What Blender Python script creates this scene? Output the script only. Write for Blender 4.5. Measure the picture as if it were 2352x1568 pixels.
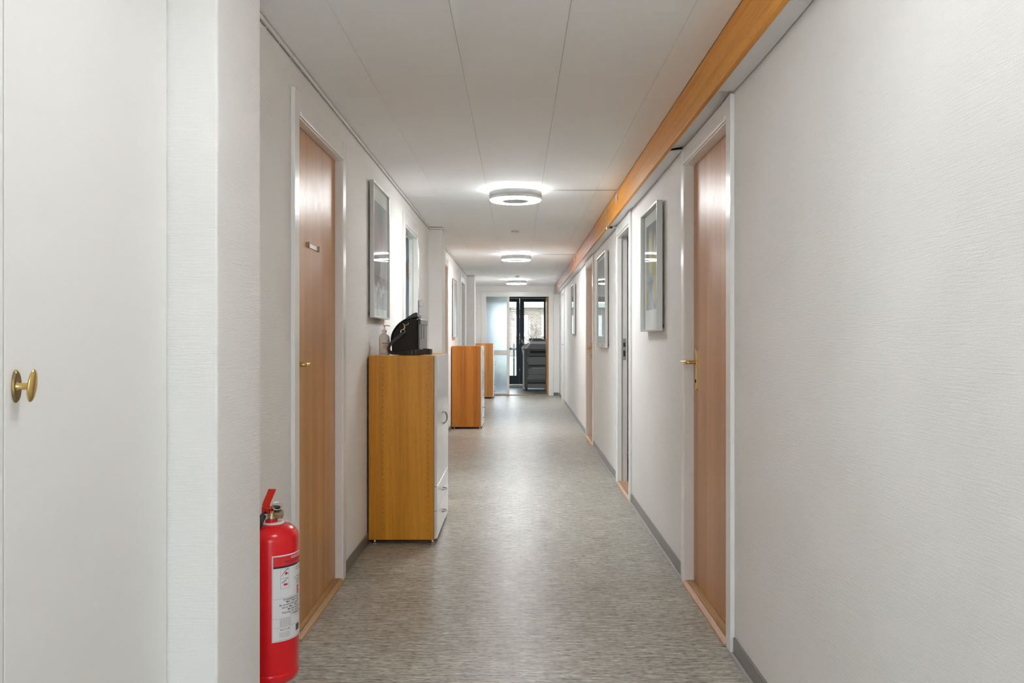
import bpy, bmesh, math, random
from mathutils import Vector, Matrix

for o in list(bpy.data.objects):
    bpy.data.objects.remove(o, do_unlink=True)
S = bpy.context.scene
C = S.collection
random.seed(7)
PI = math.pi

# ------------------------------------------------------------------ camera
cd = bpy.data.cameras.new('camera')
cam = bpy.data.objects.new('camera', cd)
C.objects.link(cam)
cam.location = (0, 0, 1.2)
cam.rotation_euler = (PI / 2, 0, 0)
cd.sensor_fit = 'HORIZONTAL'
cd.sensor_width = 36.0
cd.lens = 1950 / 2352 * 36.0
cd.shift_x = -12 / 2352
cd.shift_y = -7 / 2352
cd.clip_start = 0.02
cd.clip_end = 500
S.camera = cam

# ------------------------------------------------------------------ world, exposure
W = bpy.data.worlds.new('overcast_sky')
S.world = W
W.use_nodes = True
bg = W.node_tree.nodes['Background']
bg.inputs[0].default_value = (0.93, 0.965, 1.0, 1)
bg.inputs[1].default_value = 2.1
S.view_settings.view_transform = 'Standard'
S.view_settings.look = 'None'
S.view_settings.gamma = 1.0
S.view_settings.use_curve_mapping = False
S.view_settings.exposure = 1.70
LAMP_E = 28.0
S.cycles.max_bounces = 16
S.cycles.diffuse_bounces = 12
S.cycles.glossy_bounces = 6
S.cycles.transmission_bounces = 10
S.cycles.transparent_max_bounces = 16

# ------------------------------------------------------------------ dimensions (metres)
ZC = 2.306          # ceiling
ZS = 2.135          # soffit beside the beam
XL = -0.878         # left wall face
YE = 17.9           # end partition
Y0 = -2.4           # corridor behind the camera
TH = 0.0038         # the right wall opens out by a fraction of a degree
RIGHT = Matrix.Translation((0.833, 4, 0)) @ Matrix.Rotation(-TH, 4, 'Z') @ Matrix.Translation((0, -4, 0))


# ------------------------------------------------------------------ material helpers
def new_mat(name):
    m = bpy.data.materials.new(name)
    m.use_nodes = True
    nt = m.node_tree
    p = nt.nodes['Principled BSDF']
    return m, nt, p


def plain(name, col, rough=0.5, metal=0.0, spec=0.5, coat=0.0, bump=0.0, bscale=300, var=0.0):
    m, nt, p = new_mat(name)
    p.inputs['Base Color'].default_value = (*col, 1)
    p.inputs['Roughness'].default_value = rough
    p.inputs['Metallic'].default_value = metal
    p.inputs['Specular IOR Level'].default_value = spec
    p.inputs['Coat Weight'].default_value = coat
    tc = nt.nodes.new('ShaderNodeTexCoord')
    n = nt.nodes.new('ShaderNodeTexNoise')
    n.inputs['Scale'].default_value = bscale
    nt.links.new(tc.outputs['Object'], n.inputs['Vector'])
    if bump:
        b = nt.nodes.new('ShaderNodeBump')
        b.inputs['Strength'].default_value = bump
        b.inputs['Distance'].default_value = 0.002
        nt.links.new(n.outputs['Fac'], b.inputs['Height'])
        nt.links.new(b.outputs['Normal'], p.inputs['Normal'])
    if var:
        r = nt.nodes.new('ShaderNodeMapRange')
        r.inputs['To Min'].default_value = 1 - var
        r.inputs['To Max'].default_value = 1 + var
        nt.links.new(n.outputs['Fac'], r.inputs['Value'])
        mx = nt.nodes.new('ShaderNodeVectorMath')
        mx.operation = 'SCALE'
        mx.inputs[0].default_value = col
        nt.links.new(r.outputs['Result'], mx.inputs['Scale'])
        nt.links.new(mx.outputs['Vector'], p.inputs['Base Color'])
    return m


def ramp(nt, stops):
    r = nt.nodes.new('ShaderNodeValToRGB')
    e = r.color_ramp.elements
    while len(e) < len(stops):
        e.new(0.5)
    for k, (pos, col) in enumerate(stops):
        e[k].position = pos
        e[k].color = (*col, 1)
    return r


def noise(nt, scale, vec, s=1.0, detail=4, rough=0.55, rot=(0, 0, 0), loc=(0, 0, 0)):
    mp = nt.nodes.new('ShaderNodeMapping')
    mp.inputs['Scale'].default_value = scale
    mp.inputs['Rotation'].default_value = rot
    mp.inputs['Location'].default_value = loc
    nt.links.new(vec, mp.inputs['Vector'])
    n = nt.nodes.new('ShaderNodeTexNoise')
    n.inputs['Scale'].default_value = s
    n.inputs['Detail'].default_value = detail
    n.inputs['Roughness'].default_value = rough
    nt.links.new(mp.outputs['Vector'], n.inputs['Vector'])
    return n


def math_node(nt, op, a, b):
    n = nt.nodes.new('ShaderNodeMath')
    n.operation = op
    for i, v in enumerate((a, b)):
        if hasattr(v, 'links'):
            nt.links.new(v, n.inputs[i])
        else:
            n.inputs[i].default_value = v
    return n.outputs[0]


def mixcol(nt, fac, a, b, blend='MIX'):
    n = nt.nodes.new('ShaderNodeMix')
    n.data_type = 'RGBA'
    n.blend_type = blend
    for sock, v in ((n.inputs['Factor'], fac), (n.inputs[6], a), (n.inputs[7], b)):
        if hasattr(v, 'links'):
            nt.links.new(v, sock)
        elif isinstance(v, tuple):
            sock.default_value = (*v, 1)
        else:
            sock.default_value = v
    return n.outputs[2]


def wood(name, dark, mid, light, axis='z', rough=0.35, fine=90, coat=0.0, broad=7.0, bump=0.06, loc=(0, 0, 0)):
    """veneer / timber with the grain running along one axis"""
    m, nt, p = new_mat(name)
    tc = nt.nodes.new('ShaderNodeTexCoord')
    v = tc.outputs['Object']
    i = 'xyz'.index(axis)
    sc = [1.0] * 3
    sc[i] = 0.02
    n1 = noise(nt, [k * broad for k in sc], v, 1.0, 3, 0.5, loc=loc)
    sc2 = [1.0] * 3
    sc2[i] = 0.03
    n2 = noise(nt, [k * fine for k in sc2], v, 1.0, 5, 0.65, loc=loc)
    f = math_node(nt, 'ADD', math_node(nt, 'MULTIPLY', n1.outputs['Fac'], 0.6), math_node(nt, 'MULTIPLY', n2.outputs['Fac'], 0.4))
    r = ramp(nt, [(0.36, dark), (0.5, mid), (0.64, light)])
    nt.links.new(f, r.inputs['Fac'])
    # short dark pores
    sc3 = [1.0] * 3
    sc3[i] = 0.06
    n3 = noise(nt, [k * 260 for k in sc3], v, 1.0, 2, 0.5)
    rp = ramp(nt, [(0.30, (0.62, 0.55, 0.5)), (0.42, (1, 1, 1))])
    nt.links.new(n3.outputs['Fac'], rp.inputs['Fac'])
    col = mixcol(nt, 0.55, r.outputs['Color'], rp.outputs['Color'], 'MULTIPLY')
    nt.links.new(col, p.inputs['Base Color'])
    rr = nt.nodes.new('ShaderNodeMapRange')
    rr.inputs['To Min'].default_value = rough - 0.08
    rr.inputs['To Max'].default_value = rough + 0.14
    nt.links.new(n2.outputs['Fac'], rr.inputs['Value'])
    nt.links.new(rr.outputs['Result'], p.inputs['Roughness'])
    p.inputs['Specular IOR Level'].default_value = 0.38
    p.inputs['Coat Weight'].default_value = coat
    p.inputs['Coat Roughness'].default_value = 0.2
    if bump:
        b = nt.nodes.new('ShaderNodeBump')
        b.inputs['Strength'].default_value = bump
        b.inputs['Distance'].default_value = 0.002
        nt.links.new(n2.outputs['Fac'], b.inputs['Height'])
        nt.links.new(b.outputs['Normal'], p.inputs['Normal'])
    return m


def wallpaper(name, col, bump=0.6):
    """painted woven wall covering: fine relief brushed mostly sideways"""
    m, nt, p = new_mat(name)
    tc = nt.nodes.new('ShaderNodeTexCoord')
    v = tc.outputs['Object']
    n1 = noise(nt, (14, 14, 240), v, 1.0, 6, 0.7, rot=(0.10, 0, 0))
    n2 = noise(nt, (200, 200, 330), v, 1.0, 3, 0.6)
    n3 = noise(nt, (3.0, 3.0, 3.0), v, 1.0, 2, 0.5)
    k = math_node(nt, 'MULTIPLY', n1.outputs['Fac'], n3.outputs['Fac'])
    h = math_node(nt, 'ADD', math_node(nt, 'MULTIPLY', k, 1.6), math_node(nt, 'MULTIPLY', n2.outputs['Fac'], 0.35))
    b = nt.nodes.new('ShaderNodeBump')
    b.inputs['Strength'].default_value = bump
    b.inputs['Distance'].default_value = 0.004
    nt.links.new(h, b.inputs['Height'])
    nt.links.new(b.outputs['Normal'], p.inputs['Normal'])
    n4 = noise(nt, (1.2, 1.2, 1.6), v, 1.0, 3, 0.5)
    r = ramp(nt, [(0.35, tuple(c * 0.975 for c in col)), (0.65, tuple(min(1, c * 1.02) for c in col))])
    nt.links.new(n4.outputs['Fac'], r.inputs['Fac'])
    nt.links.new(r.outputs['Color'], p.inputs['Base Color'])
    p.inputs['Roughness'].default_value = 0.62
    p.inputs['Specular IOR Level'].default_value = 0.35
    return m


def lino(name, tint=(1, 1, 1), gain=1.0, rough=0.33):
    """marbled grey linoleum, streaks running across the corridor"""
    m, nt, p = new_mat(name)
    tc = nt.nodes.new('ShaderNodeTexCoord')
    v = tc.outputs['Object']
    n1 = noise(nt, (9, 60, 1), v, 1.0, 6, 0.68)
    n2 = noise(nt, (26, 130, 1), v, 1.0, 4, 0.6, loc=(3, 7, 0))
    n3 = noise(nt, (1.6, 3.0, 1), v, 1.0, 3, 0.5)
    f = math_node(nt, 'ADD', math_node(nt, 'MULTIPLY', n1.outputs['Fac'], 0.6), math_node(nt, 'MULTIPLY', n2.outputs['Fac'], 0.4))
    f = math_node(nt, 'ADD', f, math_node(nt, 'MULTIPLY', math_node(nt, 'SUBTRACT', n3.outputs['Fac'], 0.5), 0.12))

    def c(r, g, b):
        return (r * tint[0] * gain, g * tint[1] * gain, b * tint[2] * gain)
    r = ramp(nt, [(0.36, c(0.075, 0.069, 0.060)), (0.44, c(0.175, 0.165, 0.146)),
                  (0.53, c(0.262, 0.25, 0.224)), (0.63, c(0.40, 0.388, 0.352))])
    nt.links.new(f, r.inputs['Fac'])
    n5 = noise(nt, (34, 150, 1), v, 1.0, 3, 0.55, loc=(11, 2, 0))
    fl = ramp(nt, [(0.35, (0.36, 0.34, 0.31)), (0.47, (1, 1, 1)), (0.64, (1, 1, 1)), (0.72, (1.0, 1.0, 1.0))])
    nt.links.new(n5.outputs['Fac'], fl.inputs['Fac'])
    cc = mixcol(nt, 1.0, r.outputs['Color'], fl.outputs['Color'], 'MULTIPLY')
    nt.links.new(cc, p.inputs['Base Color'])
    p.inputs['Specular IOR Level'].default_value = 0.36
    nr = nt.nodes.new('ShaderNodeMapRange')
    nr.inputs['To Min'].default_value = rough - 0.04
    nr.inputs['To Max'].default_value = rough + 0.08
    nt.links.new(n3.outputs['Fac'], nr.inputs['Value'])
    nt.links.new(nr.outputs['Result'], p.inputs['Roughness'])
    b = nt.nodes.new('ShaderNodeBump')
    b.inputs['Strength'].default_value = 0.05
    b.inputs['Distance'].default_value = 0.002
    nt.links.new(n2.outputs['Fac'], b.inputs['Height'])
    nt.links.new(b.outputs['Normal'], p.inputs['Normal'])
    return m


def emit(name, col, e):
    m, nt, p = new_mat(name)
    p.inputs['Base Color'].default_value = (0.9, 0.9, 0.9, 1)
    p.inputs['Emission Color'].default_value = (*col, 1)
    p.inputs['Emission Strength'].default_value = e
    return m


def clear_glass(name, tint=(1, 1, 1), rough=0.0, k=1.0):
    m = bpy.data.materials.new(name)
    m.use_nodes = True
    nt = m.node_tree
    nt.nodes.clear()
    out = nt.nodes.new('ShaderNodeOutputMaterial')
    mix = nt.nodes.new('ShaderNodeMixShader')
    tr = nt.nodes.new('ShaderNodeBsdfTransparent')
    tr.inputs[0].default_value = (*tint, 1)
    gl = nt.nodes.new('ShaderNodeBsdfGlossy')
    gl.inputs['Roughness'].default_value = rough
    fr = nt.nodes.new('ShaderNodeFresnel')
    fr.inputs[0].default_value = 1.45
    f = math_node(nt, 'MULTIPLY', fr.outputs[0], k)
    nt.links.new(f, mix.inputs[0])
    nt.links.new(tr.outputs[0], mix.inputs[1])
    nt.links.new(gl.outputs[0], mix.inputs[2])
    nt.links.new(mix.outputs[0], out.inputs[0])
    return m


def frosted(name):
    m, nt, p = new_mat(name)
    p.inputs['Base Color'].default_value = (0.86, 0.93, 1.0, 1)
    p.inputs['Transmission Weight'].default_value = 1.0
    p.inputs['Roughness'].default_value = 0.42
    p.inputs['IOR'].default_value = 1.3
    tc = nt.nodes.new('ShaderNodeTexCoord')
    n = noise(nt, (90, 90, 90), tc.outputs['Object'], 1.0, 3, 0.6)
    b = nt.nodes.new('ShaderNodeBump')
    b.inputs['Strength'].default_value = 0.35
    b.inputs['Distance'].default_value = 0.003
    nt.links.new(n.outputs['Fac'], b.inputs['Height'])
    nt.links.new(b.outputs['Normal'], p.inputs['Normal'])
    return m


def abstract_art(name, base, blobs, y0, y1, z0, z1, swirl=0.35):
    """loose painted shapes: every blob = (centre u, centre v, half width, half height, colour, softness)"""
    m, nt, p = new_mat(name)
    tc = nt.nodes.new('ShaderNodeTexCoord')
    sp = nt.nodes.new('ShaderNodeSeparateXYZ')
    nt.links.new(tc.outputs['Object'], sp.inputs[0])
    nz = noise(nt, (7, 7, 5), tc.outputs['Object'], 1.0, 5, 0.6)
    wob = math_node(nt, 'MULTIPLY', math_node(nt, 'SUBTRACT', nz.outputs['Fac'], 0.5), swirl)
    u = math_node(nt, 'DIVIDE', math_node(nt, 'SUBTRACT', sp.outputs['Y'], y0), y1 - y0)
    w = math_node(nt, 'DIVIDE', math_node(nt, 'SUBTRACT', sp.outputs['Z'], z0), z1 - z0)
    u = math_node(nt, 'ADD', u, wob)
    w = math_node(nt, 'ADD', w, math_node(nt, 'MULTIPLY', wob, 0.7))
    r = ramp(nt, base)
    nt.links.new(w, r.inputs['Fac'])
    col = r.outputs['Color']
    for (cu, cv, hu, hv, c, soft) in blobs:
        du = math_node(nt, 'DIVIDE', math_node(nt, 'ABSOLUTE', math_node(nt, 'SUBTRACT', u, cu), 0), hu)
        dv = math_node(nt, 'DIVIDE', math_node(nt, 'ABSOLUTE', math_node(nt, 'SUBTRACT', w, cv), 0), hv)
        d = math_node(nt, 'MAXIMUM', du, dv)
        mr = nt.nodes.new('ShaderNodeMapRange')
        mr.inputs['From Min'].default_value = 1 - soft
        mr.inputs['From Max'].default_value = 1 + soft
        mr.inputs['To Min'].default_value = 1
        mr.inputs['To Max'].default_value = 0
        nt.links.new(d, mr.inputs['Value'])
        col = mixcol(nt, mr.outputs['Result'], col, c)
    n2 = noise(nt, (40, 40, 14), tc.outputs['Object'], 1.0, 4, 0.6)
    rp = ramp(nt, [(0.3, (0.86, 0.86, 0.86)), (0.7, (1, 1, 1))])
    nt.links.new(n2.outputs['Fac'], rp.inputs['Fac'])
    col = mixcol(nt, 0.6, col, rp.outputs['Color'], 'MULTIPLY')
    nt.links.new(col, p.inputs['Base Color'])
    p.inputs['Roughness'].default_value = 0.7
    return m


def brick_mat(name):
    m, nt, p = new_mat(name)
    tc = nt.nodes.new('ShaderNodeTexCoord')
    mp = nt.nodes.new('ShaderNodeMapping')
    mp.inputs['Rotation'].default_value = (PI / 2, 0, 0)
    nt.links.new(tc.outputs['Object'], mp.inputs['Vector'])
    b = nt.nodes.new('ShaderNodeTexBrick')
    b.inputs['Color1'].default_value = (0.17, 0.115, 0.092, 1)
    b.inputs['Color2'].default_value = (0.24, 0.195, 0.17, 1)
    b.inputs['Mortar'].default_value = (0.30, 0.29, 0.28, 1)
    b.inputs['Scale'].default_value = 1.0
    b.inputs['Brick Width'].default_value = 0.26
    b.inputs['Row Height'].default_value = 0.10
    b.inputs['Mortar Size'].default_value = 0.014
    nt.links.new(mp.outputs['Vector'], b.inputs['Vector'])
    nt.links.new(b.outputs['Color'], p.inputs['Base Color'])
    p.inputs['Roughness'].default_value = 0.9
    return m


M = {}
M['wall'] = wallpaper('white_wall_covering', (0.90, 0.893, 0.878))
M['smooth_white'] = plain('smooth_white_paint', (0.86, 0.86, 0.845), 0.42, bump=0.05, bscale=60)
M['trim_white'] = plain('gloss_white_trim', (0.89, 0.89, 0.885), 0.22, bump=0.03, bscale=40)
M['trim_cream'] = plain('cream_white_trim', (0.82, 0.80, 0.765), 0.3, bump=0.04, bscale=40)
M['tile'] = plain('ceiling_tile_white', (0.93, 0.95, 0.965), 0.8, bump=0.15, bscale=500, var=0.03)
M['slab'] = plain('ceiling_slab_grey', (0.62, 0.62, 0.61), 0.9)
M['void'] = plain('dark_gap', (0.03, 0.028, 0.025), 0.9)
M['soffit'] = plain('soffit_board_white', (0.74, 0.74, 0.735), 0.3, bump=0.05, bscale=30)
M['floor'] = lino('grey_marbled_linoleum', (0.985, 1.0, 0.98), 1.85)
M['floor_blue'] = lino('blue_grey_linoleum', (0.85, 1.0, 1.08), 1.5, 0.3)
M['base'] = plain('grey_skirting', (0.185, 0.175, 0.155), 0.28)
M['base_edge'] = plain('pale_grey_skirting_edge', (0.42, 0.41, 0.38), 0.3)
M['beech_door'] = wood('beech_veneer_door', (0.48, 0.225, 0.095), (0.60, 0.30, 0.135), (0.70, 0.38, 0.19), 'z', 0.31, 70, broad=9)
M['brown_door'] = wood('dark_beech_veneer_door', (0.44, 0.20, 0.060), (0.55, 0.265, 0.085), (0.64, 0.33, 0.12), 'z', 0.31, 70, broad=9)
M['oak_sill'] = wood('oak_threshold', (0.36, 0.20, 0.07), (0.50, 0.31, 0.13), (0.62, 0.42, 0.21), 'y', 0.4, 80, broad=30)
M['pink_sill'] = wood('worn_threshold', (0.42, 0.23, 0.13), (0.60, 0.38, 0.25), (0.68, 0.47, 0.33), 'y', 0.5, 80, broad=30)
M['cab_honey'] = wood('honey_cherry_veneer', (0.53, 0.205, 0.008), (0.68, 0.285, 0.013), (0.78, 0.36, 0.026), 'z', 0.30, 60, coat=0.15, broad=11)
M['cab_red'] = wood('red_cherry_veneer', (0.37, 0.105, 0.008), (0.55, 0.19, 0.014), (0.66, 0.26, 0.024), 'z', 0.30, 60, coat=0.15, broad=11, loc=(4, 2, 0))
M['cab_brown'] = wood('brown_cherry_veneer', (0.30, 0.11, 0.020), (0.45, 0.185, 0.04), (0.56, 0.27, 0.075), 'z', 0.30, 60, coat=0.15, broad=11, loc=(9, 5, 0))
M['cab_white'] = plain('glossy_white_laminate', (0.80, 0.79, 0.80), 0.10, spec=0.6)
M['beam'] = wood('varnished_pine_beam', (0.64, 0.24, 0.018), (0.78, 0.32, 0.028), (0.85, 0.39, 0.05), 'y', 0.4, 90, broad=40)
M['beam_rose_lit'] = wood('rose_light_cast_beam', (0.50, 0.21, 0.10), (0.60, 0.28, 0.15), (0.68, 0.35, 0.20), 'y', 0.4, 90, broad=40)  # middle of the beam: rosy cast of the light put into the colour
M['beam_pink_lit'] = wood('pink_light_cast_beam', (0.38, 0.23, 0.21), (0.46, 0.31, 0.29), (0.55, 0.41, 0.39), 'y', 0.45, 90, broad=40)  # far end of the beam: pink cast of the light painted in
M['brass'] = plain('polished_brass', (0.72, 0.52, 0.20), 0.2, 1.0)
M['old_brass'] = plain('tarnished_brass', (0.30, 0.21, 0.10), 0.42, 0.9, var=0.3, bscale=120, bump=0.2)
M['steel'] = plain('brushed_steel', (0.62, 0.61, 0.59), 0.3, 1.0)
M['dark_steel'] = plain('dull_grey_steel', (0.30, 0.29, 0.28), 0.35, 1.0)
M['chrome'] = plain('chrome', (0.8, 0.8, 0.8), 0.08, 1.0)
M['alu'] = plain('satin_aluminium_frame', (0.55, 0.545, 0.52), 0.33, 0.85)
M['alu_dark'] = plain('grey_metal_shade', (0.27, 0.27, 0.265), 0.45, 0.3)
M['opal'] = plain('opal_acrylic_band', (0.50, 0.50, 0.495), 0.3)
M['lamp_glow'] = emit('lamp_diffuser_light', (0.975, 0.99, 1.0), LAMP_E)
M['lamp_glow_soft'] = emit('weaker_lamp_diffuser_light', (0.975, 0.99, 1.0), LAMP_E * 0.34)
M['lamp_up'] = emit('lamp_uplight_slot', (0.975, 0.99, 1.0), LAMP_E * 1.0)

M['white_plastic'] = plain('white_plastic', (0.78, 0.78, 0.76), 0.35)
M['cord'] = plain('grey_white_cord', (0.52, 0.51, 0.48), 0.5)
M['black'] = plain('black_plastic', (0.012, 0.012, 0.013), 0.4)
M['rubber'] = plain('black_rubber_hose', (0.02, 0.02, 0.02), 0.5)
M['red'] = plain('fire_red_lacquer', (0.78, 0.004, 0.012), 0.25, coat=0.15)
M['red_lever'] = plain('red_orange_lever', (0.74, 0.03, 0.008), 0.4)
M['label_white'] = plain('label_paper_white', (0.80, 0.80, 0.82), 0.35)
M['label_red'] = plain('label_red_print', (0.70, 0.03, 0.04), 0.35)
M['label_black'] = plain('label_black_print', (0.02, 0.02, 0.03), 0.4)
M['label_grey'] = plain('label_grey_print', (0.12, 0.12, 0.14), 0.4)
M['seal'] = plain('orange_seal', (0.85, 0.16, 0.06), 0.5)
M['leather'] = plain('black_bag_fabric', (0.018, 0.015, 0.016), 0.75, bump=0.5, bscale=420, var=0.35)
M['leather_gloss'] = plain('black_glossy_leather', (0.035, 0.038, 0.036), 0.28, bump=0.1, bscale=150)
M['bag_grey'] = plain('grey_bag_panel', (0.085, 0.09, 0.088), 0.33, bump=0.1, bscale=150)
M['stitch'] = plain('pale_stitching', (0.32, 0.32, 0.31), 0.6)
M['paper'] = plain('grey_clipboard', (0.36, 0.36, 0.40), 0.35)
M['soap'] = plain('cream_soap_bottle', (0.70, 0.68, 0.62), 0.2)
M['soap_label'] = plain('soap_label', (0.70, 0.66, 0.60), 0.35)
M['soap_print'] = plain('soap_label_peach_print', (0.62, 0.38, 0.28), 0.45)
M['glass'] = clear_glass('picture_glass', (0.97, 0.98, 0.98), 0.0, 0.25)
M['window_glass'] = clear_glass('window_glass', (0.95, 0.98, 1.0), 0.0)
M['frost'] = frosted('frosted_glass')
M['mount_card'] = plain('pale_mount_card', (0.78, 0.79, 0.75), 0.8)
M['dark_frame'] = plain('dark_blue_grey_paint', (0.032, 0.052, 0.074), 0.4)
M['blue_leaf'] = plain('blue_grey_door_leaf', (0.16, 0.22, 0.29), 0.4)  # one even blue-grey base colour for two left-hand leaves
M['pale_grey_leaf'] = plain('pale_grey_painted_door', (0.62, 0.63, 0.65), 0.3)
M['copier_dark'] = plain('charcoal_copier_plastic', (0.13, 0.132, 0.14), 0.5)
M['copier_mid'] = plain('grey_copier_panel', (0.27, 0.27, 0.285), 0.5)
M['copier_light'] = plain('pale_grey_copier_plastic', (0.82, 0.83, 0.88), 0.4)
M['brick'] = brick_mat('weathered_brick')
M['grass'] = plain('lawn_green', (0.19, 0.23, 0.13), 0.95, var=0.35, bscale=2)
M['fascia'] = plain('pale_green_fascia', (0.55, 0.66, 0.62), 0.5)
M['roof'] = plain('pale_roof_sheet', (0.75, 0.77, 0.78), 0.6)
M['win_white'] = plain('white_window_frame', (0.85, 0.86, 0.87), 0.4)
M['pane_dark'] = plain('dark_window_pane', (0.07, 0.10, 0.14), 0.25, spec=0.2)
M['bark'] = plain('grey_bark', (0.10, 0.085, 0.075), 0.9)
M['pale_paving'] = plain('pale_bounce_paving', (0.62, 0.61, 0.59), 0.9)
M['decking'] = plain('grey_balcony_concrete', (0.4, 0.4, 0.39), 0.9)


# ------------------------------------------------------------------ geometry helpers
def BM():
    return bmesh.new()


def box(bm, x0, x1, y0, y1, z0, z1):
    v = [bm.verts.new((x, y, z)) for z in (z0, z1) for (x, y) in ((x0, y0), (x1, y0), (x1, y1), (x0, y1))]
    for f in ((3, 2, 1, 0), (4, 5, 6, 7), (0, 1, 5, 4), (1, 2, 6, 5), (2, 3, 7, 6), (3, 0, 4, 7)):
        bm.faces.new([v[i] for i in f])
    return v


def prism(bm, pts, axis, a, b):
    """polygon pts extruded along axis from a to b; pts are in the two other axes in xyz order"""
    def mk(p, t):
        if axis == 'x':
            return (t, p[0], p[1])
        if axis == 'y':
            return (p[0], t, p[1])
        return (p[0], p[1], t)
    A = [bm.verts.new(mk(p, a)) for p in pts]
    B = [bm.verts.new(mk(p, b)) for p in pts]
    n = len(pts)
    fs = [bm.faces.new(A), bm.faces.new(B[::-1])]
    for i in range(n):
        fs.append(bm.faces.new((A[i], B[i], B[(i + 1) % n], A[(i + 1) % n])))
    bmesh.ops.recalc_face_normals(bm, faces=fs)


def lathe(bm, prof, c=(0, 0, 0), axis='z', n=32, sx=1.0, sy=1.0, close=False):
    """prof: (radius, height) list; open ends are capped when the radius is not zero"""
    rings = []
    for r, h in prof:
        ring = []
        for k in range(n):
            a = 2 * PI * k / n
            x, y = r * math.cos(a) * sx, r * math.sin(a) * sy
            if axis == 'z':
                p = (c[0] + x, c[1] + y, c[2] + h)
            elif axis == 'x':
                p = (c[0] + h, c[1] + x, c[2] + y)
            else:
                p = (c[0] + x, c[1] + h, c[2] + y)
            ring.append(bm.verts.new(p))
        rings.append(ring)
    fs = []
    m = len(rings)
    for i in range(m if close else m - 1):
        A, B = rings[i], rings[(i + 1) % m]
        for k in range(n):
            fs.append(bm.faces.new((A[k], A[(k + 1) % n], B[(k + 1) % n], B[k])))
    if not close:
        fs.append(bm.faces.new(rings[0][::-1]))
        fs.append(bm.faces.new(rings[-1]))
    bmesh.ops.recalc_face_normals(bm, faces=fs)


def tube(bm, pts, r, n=8, closed=False, taper=None):
    P = [Vector(p) for p in pts]
    m = len(P)
    rings = []
    up = None
    for i in range(m):
        if closed:
            t = (P[(i + 1) % m] - P[i - 1]).normalized()
        else:
            t = (P[min(i + 1, m - 1)] - P[max(i - 1, 0)]).normalized()
        if up is None:
            up = t.orthogonal().normalized()
        else:
            up = (up - t * up.dot(t))
            up = up.normalized() if up.length > 1e-6 else t.orthogonal().normalized()
        s = t.cross(up)
        rr = r if taper is None else r + (taper - r) * i / (m - 1)
        rings.append([bm.verts.new(P[i] + (up * math.cos(2 * PI * k / n) + s * math.sin(2 * PI * k / n)) * rr) for k in range(n)])
    fs = []
    for i in range(m if closed else m - 1):
        A, B = rings[i], rings[(i + 1) % m]
        for k in range(n):
            fs.append(bm.faces.new((A[k], A[(k + 1) % n], B[(k + 1) % n], B[k])))
    if not closed:
        fs.append(bm.faces.new(rings[0][::-1]))
        fs.append(bm.faces.new(rings[-1]))
    bmesh.ops.recalc_face_normals(bm, faces=fs)


def smooth_path(pts, n=6):
    P = [Vector(p) for p in pts]
    out = []
    for i in range(len(P) - 1):
        p0, p1, p2, p3 = P[max(i - 1, 0)], P[i], P[i + 1], P[min(i + 2, len(P) - 1)]
        for k in range(n):
            t = k / n
            out.append(0.5 * ((2 * p1) + (p2 - p0) * t + (2 * p0 - 5 * p1 + 4 * p2 - p3) * t * t + (3 * p1 - p0 - 3 * p2 + p3) * t ** 3))
    out.append(P[-1])
    return out


def ribbon(bm, pts, widths, thick):
    """a strap: every path point carries the direction of its width"""
    rows = []
    m = len(pts)
    for i, p in enumerate(pts):
        p = Vector(p)
        t = (Vector(pts[min(i + 1, m - 1)]) - Vector(pts[max(i - 1, 0)])).normalized()
        w = Vector(widths[i])
        nrm = t.cross(w).normalized() * thick / 2
        rows.append([bm.verts.new(p + w / 2 + nrm), bm.verts.new(p + w / 2 - nrm), bm.verts.new(p - w / 2 - nrm), bm.verts.new(p - w / 2 + nrm)])
    fs = []
    for A, B in zip(rows, rows[1:]):
        for k in range(4):
            fs.append(bm.faces.new((A[k], A[(k + 1) % 4], B[(k + 1) % 4], B[k])))
    fs.append(bm.faces.new(rows[0][::-1]))
    fs.append(bm.faces.new(rows[-1]))
    bmesh.ops.recalc_face_normals(bm, faces=fs)


def obj(name, bm, mat, parent=None, bevel=0.0, smooth=False, seg=2, label=None, matrix=None):
    me = bpy.data.meshes.new(name)
    bm.to_mesh(me)
    bm.free()
    me.materials.append(M[mat] if isinstance(mat, str) else mat)
    o = bpy.data.objects.new(name, me)
    C.objects.link(o)
    if parent is not None:
        o.parent = parent
    if matrix is not None:
        o.matrix_world = matrix
    if smooth:
        for p in me.polygons:
            p.use_smooth = True
        try:
            me.set_sharp_from_angle(angle=math.radians(40))
        except Exception:
            pass
    if bevel:
        b = o.modifiers.new('bevel', 'BEVEL')
        b.width = bevel
        b.segments = seg
        b.limit_method = 'ANGLE'
        b.angle_limit = math.radians(40)
    if label:
        o['label'] = label
    return o


def obox(name, mat, parent, x0, x1, y0, y1, z0, z1, bevel=0.0, label=None):
    bm = BM()
    box(bm, x0, x1, y0, y1, z0, z1)
    return obj(name, bm, mat, parent, bevel, label=label)


def thing(name, label, cat, loc=(0, 0, 0), group=None, matrix=None):
    o = bpy.data.objects.new(name, None)
    C.objects.link(o)
    o.empty_display_size = 0.05
    o.location = loc
    if matrix is not None:
        o.matrix_world = matrix
    o['label'] = label
    o['category'] = cat
    if group:
        o['group'] = group
    return o


def struct(o, label=None, cat=None):
    o['kind'] = 'structure'
    if label:
        o['label'] = label
    if cat:
        o['category'] = cat
    return o


def rebase(root, base):
    """move a thing's origin to its base while every part stays where it stands"""
    root.location = base
    for ch in root.children:
        ch.location = (-base[0], -base[1], -base[2])


# ------------------------------------------------------------------ floor, ceiling
bm = BM()
box(bm, -1.02, 1.02, Y0, YE + 0.03, -0.05, 0)
struct(obj('floor', bm, 'floor'), 'grey marbled linoleum floor with streaks running across the corridor', 'floor')

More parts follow.
